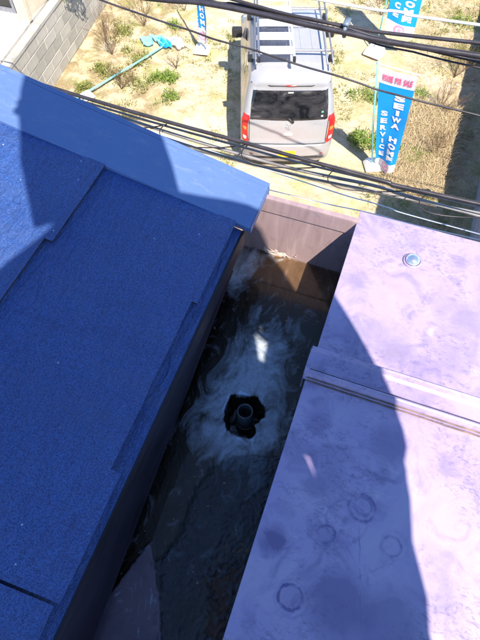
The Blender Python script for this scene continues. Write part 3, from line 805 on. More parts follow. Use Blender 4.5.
def glyph(ch, size):
    c = bpy.data.curves.new('glyph', 'FONT'); c.body = ch; c.size = size; c.align_x = 'CENTER'; c.offset = size * .06; c.resolution_u = 3
    o = bpy.data.objects.new('glyph', c); col.objects.link(o)
    dg = bpy.context.evaluated_depsgraph_get(); me = bpy.data.meshes.new_from_object(o.evaluated_get(dg)); bpy.data.objects.remove(o); bpy.data.curves.remove(c)
    v = [Vector(p.co) for p in me.vertices]; f = [tuple(p.vertices) for p in me.polygons]
    bpy.data.meshes.remove(me); return v, f

def banner(root, TL, TR, BL, BR, fold=.04, lines=(), hdr=None, seed=0, head=.12, foot=.9, logo=True):
    """cloth hung between four corners; lines = [(text, u centre, v start, letter w, step, material)]"""
    TL, TR, BL, BR = map(Vector, (TL, TR, BL, BR)); nrm = (TR - TL).cross(TL - BL).normalized()
    if nrm.y > 0: nrm = -nrm
    wv = (TR - TL).length; hv = (TL - BL).length
    def S(u, v, off=0):
        a = TL.lerp(TR, u); b = BL.lerp(BR, u); p = a.lerp(b, v)
        wv_ = fold * (math.sin(u * 5.2 + v * 3.1 + seed) * (.25 + v) + .6 * noise.noise(Vector((u * 2.2, v * 5, seed)))) * (0.25 + v)
        return p + nrm * (wv_ + off) - Vector((0, 0, 1)) * .02 * math.sin(math.pi * u) * (1 - v)
    nu, nv = 18, 56
    for nm, v0, v1, m_ in (('banner_cloth', head, foot, M['bblue']), ('banner_header', 0, head, M['bwhite']), ('banner_footer', foot, 1, M['bwhite'])):
        j0, j1 = round(v0 * nv), round(v1 * nv); rows = j1 - j0; mb = MB(); vs_ = []
        for j in range(rows + 1):
            for i in range(nu + 1):
                vv_ = (j0 + j) / nv
                vs_.append(S(i / nu, vv_))
        mb.add(vs_, [(j * (nu + 1) + i, (j + 1) * (nu + 1) + i, (j + 1) * (nu + 1) + i + 1, j * (nu + 1) + i + 1) for j in range(rows) for i in range(nu)])
        o = mb.build(nm, m_, root, True)
    def put(name, ch, cu, cv, w_, h_, m_):
        v, f = glyph(ch, 1.0)
        if not v: return
        x0 = min(p.x for p in v); x1 = max(p.x for p in v); y0 = min(p.y for p in v); y1 = max(p.y for p in v)
        if ch == 'I': w_ *= .35
        pts = [S(cu + ((p.x - x0) / max(1e-6, x1 - x0) - .5) * w_, cv + (.5 - (p.y - y0) / max(1e-6, y1 - y0)) * h_, .008) for p in v]
        mb = MB(); mb.add(pts, f); mb.build(name, m_, root)
    for (txt, cu, v0, w_, h_, step, m_) in lines:
        for k, ch in enumerate(txt):
            if ch != ' ': put('letter', ch, cu, v0 + step * k, w_, h_, m_)
    if hdr:
        n_ = len(hdr); 
        for k, ch in enumerate(hdr):
            if ch != ' ': put('letter', ch, .13 + .76 * k / (n_ - 1), head * .56, .052, head * .42, M['bpink'])
    if logo:
        for (r0, r1) in ((.055, .085), (.0, .025)):
            mb = MB(); vs_ = []; N = 28
            for i in range(N):
                th = 2 * math.pi * i / N
                for r_ in (r0, r1): vs_.append(S(.5 + r_ * 2.3 * math.cos(th), foot + (1 - foot) * .5 + r_ * .55 * math.sin(th), .006))
            mb.add(vs_, [(2 * i, 2 * i + 1, 2 * ((i + 1) % N) + 1, 2 * ((i + 1) % N)) for i in range(N)]); mb.build('round_mark', M['bpale'], root)

def base_tank(name, parent, loc, rz_=0, sc_=1, mat=None):
    """blow-moulded water-filled foot of a banner pole"""
    b = bmesh.new(); bmesh.ops.create_cube(b, size=1)
    for v in b.verts: v.co = Vector((v.co.x * .40, v.co.y * .34, (v.co.z + .5) * .13))
    for v in b.verts:
        if v.co.z > .05: v.co.x *= .72; v.co.y *= .72
    bmesh.ops.bevel(b, geom=b.edges[:], offset=.03, segments=3, affect='EDGES', profile=.6)
    bmesh.ops.create_cone(b, segments=16, radius1=.035, radius2=.028, depth=.08, cap_ends=True, matrix=Matrix.Translation((0, 0, .16)))
    bmesh.ops.create_cone(b, segments=12, radius1=.03, radius2=.03, depth=.03, cap_ends=True, matrix=Matrix.Translation((.09, .05, .135)))
    bmesh.ops.scale(b, vec=(sc_,) * 3, verts=b.verts)
    me = bpy.data.meshes.new(name); b.to_mesh(me); b.free(); o = link(name, me, mat or M['white'], parent, True)
    md = o.modifiers.new('e', 'EDGE_SPLIT'); md.split_angle = R(40)
    o.location = loc; o.rotation_euler = (0, 0, rz_); return o

# nearest banner
b1 = empty('banner_stand', (0, 0, 0)); Bb = Vector((-.09, 6.90, -6.09))
tag(b1, 'blue banner with a complete pink HOUSE FOR SALE header, nearest one to the car', 'banner', 'blue advertising banners on the lot')
Tb = Vector((-.40, 6.555, -4.09))
mb = MB(); mb.tube([Bb, Bb.lerp(Tb, .5) + Vector((-.02, 0, 0)), Tb + (Tb - Bb) * .03], .013, 8); mb.build('pole', M['cyanpole'], b1, True)
TRb = Vector((.150, 6.553, -4.13))
mb = MB(); mb.tube([Tb + Vector((-.03, 0, .02)), TRb + Vector((.03, 0, .02))], .009, 8); mb.build('crossbar', M['white'], b1, True)
banner(b1, Tb + Vector((.03, -.01, .0)), TRb, Bb + Vector((.05, -.05, .03)), Vector((.275, 6.80, -5.98)), .036,
       [('SEIWA HOME', .66, .215, .32, .054, .0685, M['bink']), ('SERVICE', .24, .38, .23, .052, .073, M['bink2'])], 'HOUSE FOR SALE', 1.0, head=.125, foot=.89)
base_tank('water_tank_foot', b1, (-.07, 6.93, -6.085), R(25), .85)
# second banner, further back
b2 = empty('banner_stand', (0, 0, 0)); B2 = Vector((-.735, 10.15, -6.08))
tag(b2, 'blue banner with white letters behind the overhead cables, top of the lot', 'banner', 'blue advertising banners on the lot')
T2 = B2 + Vector((-.05, .1, 2.35))
mb = MB(); mb.tube([B2, T2], .013, 8); mb.build('pole', M['cyanpole'], b2, True)
mb = MB(); mb.tube([T2 + Vector((-.03, 0, 0)), T2 + Vector((.60, .02, 0))], .009, 8); mb.build('crossbar', M['white'], b2, True)
banner(b2, T2 + Vector((.03, 0, -.01)), T2 + Vector((.60, .02, -.01)), B2 + Vector((.07, -.02, .48)), B2 + Vector((.64, -.04, .40)), .03,
       [('SEIWA HOME', .66, .215, .32, .054, .0685, M['bink']), ('SERVICE', .27, .36, .19, .052, .076, M['bink'])], 'HOUSE FOR SALE', 2.4, head=.125, foot=.89)
base_tank('water_tank_foot', b2, (-.74, 10.08, -6.07), R(-15), 1.0)
# third banner on the left
b3 = empty('banner_stand', (0, 0, 0)); B3 = Vector((-4.08, 9.0, -6.08))
tag(b3, 'narrow blue and white banner on a white foot, between the fallen pole and the car', 'banner', 'blue advertising banners on the lot')
T3 = B3 + Vector((-.06, .05, 2.1))
mb = MB(); mb.tube([B3, T3], .013, 8); mb.build('pole', M['cyanpole'], b3, True)
mb = MB(); mb.tube([T3, T3 + Vector((.34, -.38, 0))], .009, 8); mb.build('crossbar', M['white'], b3, True)
banner(b3, T3 + Vector((.0, 0, -.01)), T3 + Vector((.32, -.36, -.01)), B3 + Vector((.02, 0, .24)), B3 + Vector((.18, -.20, .22)), .04,
       [('SEIWA HOME', .66, .215, .32, .054, .0685, M['bink']), ('SERVICE', .27, .36, .19, .052, .076, M['bink'])], 'HOUSE FOR SALE', 4.0, head=.125, foot=.84)
base_tank('water_tank_foot', b3, (-4.06, 8.98, -6.075), R(10), .8)
# fallen banner
fb = empty('fallen_banner', (0, 0, 0))
tag(fb, 'fallen cyan banner pole with crumpled pale cloth lying beside the block wall', 'banner')
A_ = Vector((-5.62, 6.86, -6.02)); E_ = Vector((-4.72, 9.1, -6.03))
mb = MB(); mb.tube(smoothpath([A_ + Vector((-.05, -.1, 0)), A_, A_.lerp(E_, .5) + Vector((.03, 0, .01)), E_], 6), .018, 8); mb.build('pole', M['cyanpole'], fb, True)
mb = MB(); mb.tube([(-5.45, 6.05, -6.02), (-5.30, 6.40, -6.0), (-5.52, 6.72, -6.0)], .022, 8); mb.build('pole', M['cyanpole'], fb, True)
base_tank('water_tank_foot', fb, (-5.55, 6.90, -6.08), R(60), .65)
for (cx, cy, sx, sy, m_, sdd) in ((-4.98, 8.98, .17, .05, M['bcyan'], 1), (-4.62, 9.02, .20, .07, M['bwhite'], 2), (-5.22, 8.86, .10, .045, M['bcyan'], 3), (-4.86, 8.90, .13, .035, M['bblue'], 6)):
    mb = MB(); vs_ = []; N = 22
    for j in range(N + 1):
        for i in range(N + 1):
            u, v = 2 * i / N - 1, 2 * j / N - 1; p = Vector((u * 1.3, v * .8, sdd * 3.37))
            x = cx + sx * (u + .25 * noise.noise(p)) + .1 * v; y = cy + sy * (v + .5 * noise.noise(p + Vector((5, 5, 5)))) - .12 * u
            vs_.append((x, y, -6.045 + .12 * abs(noise.noise(p * 1.6)) + .03 * noise.noise(p * 2.4)))
    mb.add(vs_, [(j * (N + 1) + i, j * (N + 1) + i + 1, (j + 1) * (N + 1) + i + 1, (j + 1) * (N + 1) + i) for j in range(N) for i in range(N)])
    mb.build('crumpled_cloth', m_, fb, True)

# ------------------------------------------------------------------ overhead cables (they cross the whole lot, slightly sagging)
def cable(label, pts, r, m, ext=14, wob=0, seed=0, group='overhead cables crossing between roof and lot'):
    P = [Vector(p) for p in pts]
    d0 = (P[0] - P[1]).normalized(); d1 = (P[-1] - P[-2]).normalized()
    P = [P[0] + d0 * ext + Vector((0, 0, .9))] + [P[0] + d0 * ext * .4 + Vector((0, 0, .18))] + P + [P[-1] + d1 * ext * .4 + Vector((0, 0, .18)), P[-1] + d1 * ext + Vector((0, 0, .9))]
    Q = smoothpath(P, 14)
    if wob: Q = [q + Vector((0, wob * noise.noise(q * 3 + Vector((seed, 0, 0))), wob * noise.noise(q * 3 + Vector((0, seed, 0))))) for q in Q]
    mb = MB(); mb.tube(Q, r, 8); o = mb.build('overhead_cable', m, None, True)
    return tag(o, label, 'cable', group)
K, G_, Wc = M['rubber_cable'], M['grey_cable'], M['white_cable']
cable('thickest black cable at the top, sagging across the car roof', [(-2.937, 4.2, -2.483), (-1.79, 4.2, -2.394), (-.626, 4.2, -2.405), (.503, 4.2, -2.378)], .024, K)
cable('black cable above the thickest one in the top bundle', [(-2.423, 4.3, -2.448), (-1.548, 4.3, -2.41), (-.648, 4.3, -2.41), (.478, 4.3, -2.335)], .015, K)
cable('black cable slanting down through the top bundle', [(-1.828, 4.28, -2.346), (-.742, 4.26, -2.39), (.541, 4.28, -2.468)], .014, K)
cable('thin black cable lowest of the top bundle on the right', [(-1.5, 4.24, -2.40), (-.60, 4.24, -2.43), (.541, 4.24, -2.50)], .008, K, wob=.02, seed=3)
cable('pale twisted steel wire highest on the right above the black bundle', [(-1.091, 4.6, -2.4), (-.209, 4.6, -2.375), (.451, 4.6, -2.358)], .012, Wc)
cable('single thin dark wire looping across the car rear roof and the banner header', [(-2.533, 3.6, -2.183), (-1.296, 3.6, -2.324), (-.397, 3.6, -2.408), (.606, 3.6, -2.468)], .0075, K, wob=.012, seed=5)
cable('upper dark cable of the lower bundle in front of the number plate', [(-2.853, 3.0, -2.627), (-.914, 3.0, -2.714), (.045, 3.0, -2.745), (.782, 3.0, -2.737)], .0155, K)
cable('grey cable just below the upper one of the lower bundle', [(-2.95, 3.04, -2.70), (-.92, 3.04, -2.80), (.055, 3.04, -2.80), (.80, 3.04, -2.80)], .009, G_)
cable('lower dark grey cable of the lower bundle', [(-2.973, 3.1, -2.778), (-.939, 3.1, -2.939), (.064, 3.1, -2.906), (.855, 3.1, -2.944)], .014, G_)
cable('pale grey cable rising to the right under the lower bundle', [(-2.876, 3.2, -2.95), (-1.058, 3.2, -3.10), (.089, 3.2, -3.05), (.87, 3.2, -3.008)], .010, G_)
cable('upper of two thin pale wires just beyond the parapet', [(-.978, 3.3, -3.214), (.117, 3.3, -3.293), (.989, 3.3, -3.329)], .0055, Wc)
cable('lower of two thin pale wires just beyond the parapet', [(-1.153, 3.5, -3.67), (.06, 3.5, -3.625), (1.079, 3.5, -3.604)], .0055, Wc)
# thin lashing wire that loops round the lower bundle
def curl(label, x0, x1, amp, per, ph):
    Q = []
    n_ = 150
    for i in range(n_ + 1):
        x = x0 + (x1 - x0) * i / n_; t = (x - x0) / per * 2 * math.pi + ph
        zc = -2.80 - .04 * (x + 2.8) / 3.6
        Q.append((x + .16 * math.sin(t * 1.0 + 1), 3.03 + .045 * math.cos(t), zc + amp * math.sin(t) - .02 + .03 * noise.noise(Vector((x * 2, ph, 0)))))
    mb = MB(); mb.tube(Q, .0052, 6); o = mb.build('lashing_wire', K, None, True); tag(o, label, 'cable')
curl('thin curly wire wound loosely round the lower cable bundle', -3.4, 1.5, .085, .72, .4)
mb = MB()
for i in range(9):
    c = (-.585 + .004 * math.sin(i * 2), 4.25, -2.41)
pts = [(-.59 + .0 * i, 4.25 + .05 * math.cos(i / 14 * 2 * math.pi), -2.408 + .05 * math.sin(i / 14 * 2 * math.pi)) for i in range(15)]
mb.tube(pts, .018, 8); mb.box((-.615, 4.20, -2.36), (-.565, 4.30, -2.335)); o = mb.build('cable_clip', M['clip'], None, True)
tag(o, 'blue grey clip gripping the top black cables above the car mirror', 'clip')

# ------------------------------------------------------------------ weeds, straw, twigs
def leafmat(name, a, b):
    k = NT(name); n_ = k.noise(9, 3); gm = k.n('ShaderNodeNewGeometry')
    k.set('Base Color', k.mix(k.math('ADD', k.math('MULTIPLY', gm.outputs['Random Per Island'], .7), k.f(n_, .3, .7, 0, .3)), a, b)); k.set('Roughness', .65)
    tl = k.n('ShaderNodeBsdfTranslucent'); tl.inputs[0].default_value = (*b, 1); mx = k.n('ShaderNodeMixShader'); mx.inputs[0].default_value = .3
    k.l(k.b.outputs[0], mx.inputs[1]); k.l(tl.outputs[0], mx.inputs[2]); k.l(mx.outputs[0], k.t.nodes['Material Output'].inputs[0]); return k.m
M['leaf'] = leafmat('weed_green', (.08, .14, .02), (.26, .36, .07)); M['leafy'] = leafmat('yellowing_weed', (.12, .15, .03), (.30, .32, .10))
M['straw'] = leafmat('dry_straw', (.28, .20, .10), (.66, .56, .38)); M['twig'] = leafmat('dry_brown_stalk', (.10, .055, .035), (.26, .16, .11))
def blades(mb, x, y, r, n_, L, wd, lean=.8, rnd=random, flat=.0, base=None):
    for _ in range(n_):
        a = rnd.uniform(0, 6.283); q = r * math.sqrt(rnd.random()) ; bx, by = x + q * math.cos(a), y + q * math.sin(a)
        bz = gz(bx, by) - .01 if base is None else base; l = L * rnd.uniform(.5, 1.15); b_ = rnd.uniform(0, 6.283) if q < r * .3 else a + rnd.uniform(-.9, .9)
        ln = lean * rnd.uniform(.3, 1.1); dx_, dy_ = math.cos(b_), math.sin(b_); px_, py_ = -dy_ * wd * rnd.uniform(.6, 1.3), dx_ * wd
        m1 = (bx + dx_ * l * ln * .45, by + dy_ * l * ln * .45, bz + l * (.62 - flat * .5)); m2 = (bx + dx_ * l * ln, by + dy_ * l * ln, bz + l * (.75 - .45 * ln) * (1 - flat * .8))
        mb.add([(bx - px_ * .6, by - py_ * .6, bz), (bx + px_ * .6, by + py_ * .6, bz), (m1[0] + px_, m1[1] + py_, m1[2]), (m1[0] - px_, m1[1] - py_, m1[2]), m2], [(0, 1, 2, 3), (3, 2, 4)])
def leaves(mb, x, y, r, n_, s_, hgt, rnd=random):
    for _ in range(n_):
        a = rnd.uniform(0, 6.283); q = r * rnd.random() ** .6; c = Vector((x + q * math.cos(a), y + q * math.sin(a), 0)); c.z = gz(c.x, c.y) + hgt * rnd.random() * (1.15 - q / r * .8)
        d_ = Vector((rnd.uniform(-1, 1), rnd.uniform(-1, 1), rnd.uniform(-.2, .8))).normalized(); sd_ = d_.cross(Vector((rnd.uniform(-.4, .4), rnd.uniform(-.4, .4), 1))).normalized()
        l = s_ * rnd.uniform(.5, 1.2)
        mb.add([c, c + d_ * l * .5 + sd_ * l * .28, c + d_ * l, c + d_ * l * .5 - sd_ * l * .28], [(0, 1, 2, 3)])
weeds = [
 (-4.52, 7.98, .23, 'fresh green weed alone on pale soil right of the fallen pole', 1), (-.30, 7.52, .33, 'largest bright green bush weed between car and near banner', 2.2),
 (-.62, 8.75, .20, 'green weed beside the car rear window on the right', .8), (.42, 7.30, .26, 'leafy green weed just right of the near banner', 1.2),
 (-5.95, 9.1, .20, 'yellow green weed high beside the block wall', .7), (-5.30, 8.35, .22, 'yellow green weed above the middle of the fallen pole', .7),
 (-5.05, 7.62, .34, 'wide yellow green weed patch below the fallen pole', .8), (-5.55, 7.75, .20, 'yellow green weed at the foot of the block wall', .7),
 (-5.75, 7.15, .18, 'small yellow green tuft near the white foot of the fallen pole', .6), (-4.2, 7.9, .12, 'tiny green sprig right of the fresh green weed', .4),
 (.95, 10.6, .24, 'yellow green weed on rough ground at the top right', .7), (-4.9, 9.6, .16, 'small weed above the crumpled cloth', .5),
 (-1.05, 12.2, .34, 'green weed behind the car mirror at the top', 1.1), (.85, 11.9, .3, 'dull green weed by the top right corner', .7), (-3.95, 7.35, .15, 'sparse weed left of the car shadow', .4),
 (.35, 9.1, .18, 'small green weed behind the near banner header', .5)]
for i, (x, y, r, lb, dn) in enumerate(weeds):
    mb = MB(); rr = random.Random(i + 50); fresh = 'yellow' not in lb
    for q in range(4):
        ox, oy = rr.uniform(-.8, .8) * r, rr.uniform(-.5, .5) * r
        leaves(mb, x + ox * 1.5, y + oy * 1.5, r * rr.uniform(.4, .9), int(rr.uniform(50, 120) * dn), .05, .16, rr); blades(mb, x + ox, y + oy, r * .6, int(26 * dn), .20, .006, 1, rr)
    o = mb.build('weed', M['leaf'] if fresh else M['leafy']); tag(o, lb, 'weed', 'green weeds scattered over the lot')
# dry branching shrubs
def shrub(x, y, h_, sp, lb, n_=9, seed=0):
    rr = random.Random(seed); mb = MB()
    def br(p, d_, l, r_, lev):
        pts = [p]; 
        for q in range(4):
            d_ = (d_ + Vector((rr.uniform(-.28, .28), rr.uniform(-.28, .28), rr.uniform(-.10, .12)))).normalized(); pts.append(pts[-1] + d_ * l / 4)
            if lev < 2 and q > 0:
                for _ in range(2): br(pts[-1], (d_ + Vector((rr.uniform(-.9, .9), rr.uniform(-.9, .9), rr.uniform(-.1, .5)))).normalized(), l * .5, r_ * .5, lev + 1)
        mb.tube(pts, [r_, r_ * .8, r_ * .65, r_ * .5, r_ * .3], 4, cap=False)
    for _ in range(n_): br(Vector((x, y, gz(x, y))), Vector((rr.uniform(-sp, sp), rr.uniform(-sp, sp), 1)).normalized(), h_ * rr.uniform(.6, 1), .006, 0)
    o = mb.build('dry_shrub', M['twig'], None, True); tag(o, lb, 'shrub', 'leafless brown shrubs on the lot')
shrub(-5.75, 8.3, .75, .5, 'tallest leafless brown shrub beside the block wall', 10, 1)
shrub(-5.55, 9.4, .7, .5, 'leafless brown shrub high beside the block wall at the top', 8, 2)
shrub(-5.1, 7.4, .45, .9, 'sprawling brown stalks around the fallen pole', 9, 3)
shrub(-5.0, 10.3, .5, .6, 'sparse brown stalks above the crumpled cloth', 6, 4)
shrub(-4.35, 8.35, .3, .8, 'little brown stalks near the lone green weed', 6, 9)
shrub(.75, 8.7, .5, 1.0, 'brown tangled stalks behind the near banner', 9, 5)
shrub(.9, 7.6, .45, 1.2, 'brown tangled stalks at the edge of the wall shadow', 9, 6)
shrub(-.9, 11.6, .5, .9, 'brown stalks behind the white foot of the far banner', 8, 7)
shrub(.9, 9.9, .5, 1.0, 'brown stalks on rough ground by the right hand shadow', 9, 8)
# straggling sprigs between the weeds
mb = MB(); rr = random.Random(123)
for _ in range(800):
    x, y = rr.uniform(-6.0, 1.4), rr.uniform(6.0, 13)
    if noise.noise(Vector((x * .7, y * .7, 12))) < -.02 or abs(x + 2.0 + (y - 7.9) * .35) < 1.0: continue
    blades(mb, x, y, rr.uniform(.04, .16), rr.randint(6, 22), rr.uniform(.05, .13), .005, 1.1, rr); leaves(mb, x, y, rr.uniform(.05, .14), rr.randint(4, 26), .032, .05, rr)
o = mb.build('ground_cover', M['leafy']); tag(o, 'straggling yellow green ground cover between the weeds', 'ground cover', kind='stuff')
# straw: uncountable
mb = MB(); rr = random.Random(99); cnt = 0
while cnt < 17000:
    x, y = rr.uniform(-6.2, 1.6), rr.uniform(5.2, 13.5)
    d_ = noise.noise(Vector((x * .8, y * .8, 4))) + .35 * noise.noise(Vector((x * 3, y * 3, 1))) + (.42 if x > .1 else 0) + (.12 if x < -4.9 else 0)
    if abs((x + 2.03) * .94 + (y - 7.9) * .34) < .8 and abs(-(x + 2.03) * .34 + (y - 7.9) * .94) < 1.8: continue
    if d_ < .10 + rr.uniform(-.15, .12): continue
    blades(mb, x, y, .03, 1, rr.uniform(.05, .20) * (1.5 if x > .1 else 1), .0028, 1.3, rr, flat=.85); cnt += 1
o = mb.build('dry_straw', M['straw']); tag(o, 'flattened dry straw strewn over the lot', 'straw', kind='stuff')
for (nm, n_, xa, xb, ya, yb, lbl) in (('straw_tangle', 5200, .15, 1.15, 6.5, 8.8, 'thick tangle of dry straw stalks right of the near banner'),):
    mb = MB()
    for _ in range(n_):
        x = rr.uniform(xa, xb); y = rr.uniform(ya, yb); a = rr.gauss(1.2, .8); l = rr.uniform(.12, .42); z = gz(x, y) + rr.uniform(.0, .09); b_ = rr.uniform(-.4, .4)
        p = [Vector((x + math.cos(a) * l * t + math.sin(a) * b_ * l * t * t, y + math.sin(a) * l * t - math.cos(a) * b_ * l * t * t, z + .10 * math.sin(t * 3) * l * 2)) for t in (0, .5, 1)]
        q = Vector((-math.sin(a), math.cos(a), 0)) * .0028
        mb.add([p[0] - q, p[0] + q, p[1] + q, p[1] - q, p[2] + q * .5, p[2] - q * .5], [(0, 1, 2, 3), (3, 2, 4, 5)])
    o = mb.build(nm, M['straw']); tag(o, lbl, 'straw', kind='stuff')
mb = MB()
for _ in range(1500):
    x, y = rr.uniform(-6, 1.6), rr.uniform(4.8, 13); s_ = rr.uniform(.006, .022) * (1.5 if x > .2 else 1); z = gz(x, y)
    pts = [(x + s_ * rr.uniform(.7, 1.2) * math.cos(a), y + s_ * rr.uniform(.7, 1.2) * math.sin(a), z) for a in (0, 1.26, 2.5, 3.77, 5.0)]
    mb.add(pts + [(x, y, z + s_ * .8)], [(i, (i + 1) % 5, 5) for i in range(5)])
o = mb.build('pebbles', M['mortar']); tag(o, 'small pebbles and clods scattered on the soil', 'pebbles', kind='stuff')
mb = MB(); rr2 = random.Random(5)
leaves(mb, -6.45, 8.35, .28, 700, .06, .4, rr2)
for i in range(len(mb.v)): mb.v[i] = (mb.v[i][0], mb.v[i][1], mb.v[i][2] + (-5.05 + 6.1))
o = mb.build('garden_bush', M['leaf']); tag(o, 'green garden bush on the pale yard beside the cream house', 'bush')

# ------------------------------------------------------------------ the person taking the photograph (their shadow lies over the roof)
person = empty('person', (.38, -.42, -.80))
tag(person, 'person in a dark jacket and white helmet leaning over the gutter with a raised phone', 'person')
PL = Vector(person.location)
J = {  # joint: (position, radius)
 'pelvis': ((0.360, -0.422, 0.120), (0.115, 0.115)), 'belly': ((.27, -.275, .24), (.125, .12)), 'chest': ((.155, -.15, .335), (.15, .13)), 'neckb': ((.06, -.05, .39), (.085, .085)),
 'neck': ((.02, -.01, .42), (.065, .065)), 'head': ((-.03, .055, .47), (.085, .09)), 'crown': ((-.065, .10, .52), (.07, .075)),
 'shr': ((0.319, 0.043, 0.269), (0.078, 0.078)), 'elr': ((0.512, -0.153, -0.058), (0.07, 0.07)), 'uar': ((0.438, -0.049, 0.098), (0.062, 0.062)), 'wrr': ((0.195, -0.097, -0.049), (0.032, 0.032)),
 'shl': ((-0.043, -0.297, 0.301), (0.07, 0.07)), 'ell': ((0.066, -0.481, -0.053), (0.075, 0.075)), 'wrl': ((-.07, -.12, -.01), (.032, .030)),
 'hir': ((0.499, -0.431, -0.010), (0.085, 0.085)), 'knr': ((.50, -.30, -.36), (.062, .062)), 'anr': ((.46, -.40, -.72), (.045, .045)), 'tor': ((.40, -.22, -.775), (.036, .028)),
 'hil': ((.30, -.46, .02), (.095, .095)), 'knl': ((.26, -.42, -.36), (.062, .062)), 'anl': ((.24, -.52, -.72), (.045, .045)), 'tol': ((.19, -.34, -.775), (.036, .028)),
}
E_ = [('pelvis', 'belly'), ('belly', 'chest'), ('chest', 'neckb'), ('neckb', 'neck'), ('neck', 'head'), ('head', 'crown'), ('chest', 'shr'), ('shr', 'uar'), ('uar', 'elr'), ('elr', 'wrr'), ('chest', 'shl'), ('shl', 'ell'), ('ell', 'wrl'),
      ('pelvis', 'hir'), ('hir', 'knr'), ('knr', 'anr'), ('anr', 'tor'), ('pelvis', 'hil'), ('hil', 'knl'), ('knl', 'anl'), ('anl', 'tol')]
def skinned(name, J, E, parent, mats, root, sub=2):
    keys = list(J); me = bpy.data.meshes.new(name); me.from_pydata([Vector(J[k][0]) - PL for k in keys], [(keys.index(a), keys.index(b)) for a, b in E], [])
    o = bpy.data.objects.new(name, me); col.objects.link(o); o.parent = parent
    for m in mats: me.materials.append(m)
    sk = o.modifiers.new('skin', 'SKIN'); sk.use_smooth_shade = True
    bpy.context.view_layer.update()
    if not me.skin_vertices:
        bm = bmesh.new(); bm.from_mesh(me); bm.verts.layers.skin.verify(); bm.to_mesh(me); bm.free()
    for i, k in enumerate(keys):
        sv = me.skin_vertices[0].data[i]; sv.radius = J[k][1]; sv.use_root = (k == root)
    ss_ = o.modifiers.new('sub', 'SUBSURF'); ss_.levels = sub; ss_.render_levels = sub
    return o
M['jacket'] = simple('navy_work_jacket', (.03, .035, .06), .85, bump=.3); M['skin'] = simple('skin', (.50, .31, .22), .5, var=.06)
M['phone'] = simple('black_phone', (.02, .02, .022), .25)
skinned('body', J, E_, person, [M['jacket']], 'pelvis')
# bare hands holding the phone
def hand(sg):
    wr = Vector(J['wrr' if sg > 0 else 'wrl'][0]); palm = Vector((.056, -.010, .014)) if sg > 0 else Vector((-.052, -.040, .006))
    H = {'wr': (wr, (.024, .022)), 'pa': (palm.lerp(wr, .35), (.030, .017)), 'kn': (palm, (.034, .014))}; E = [('wr', 'pa'), ('pa', 'kn')]
    ax = Vector((.941, .339, 0)) * -sg; up_ = Vector((-.293, .815, .5)); bk = Vector((.169, -.470, .866))
    for i, (o_, L) in enumerate(((.030, .070), (.010, .078), (-.010, .073), (-.030, .058))):
        b0 = palm + up_ * o_ + bk * .010
        H[f'f{i}a'] = (b0, (.0085, .0085)); H[f'f{i}b'] = (b0 + ax * L * .42 + bk * .020, (.008, .008)); H[f'f{i}c'] = (b0 + ax * L * .78 + bk * .016, (.0072, .0072)); H[f'f{i}d'] = (b0 + ax * L + bk * .004, (.0062, .0062))
        E += [('kn', f'f{i}a'), (f'f{i}a', f'f{i}b'), (f'f{i}b', f'f{i}c'), (f'f{i}c', f'f{i}d')]
    t0 = palm.lerp(wr, .25) + up_ * .03; H['ta'] = (t0, (.011, .011)); H['tb'] = (t0 + up_ * .028 + ax * .010 + bk * .012, (.009, .009)); H['tc'] = (t0 + up_ * .048 + ax * .024 + bk * .014, (.0075, .0075)); E += [('pa', 'ta'), ('ta', 'tb'), ('tb', 'tc')]
    skinned('hand', H, E, person, [M['skin']], 'wr', 1)
hand(1); hand(-1)
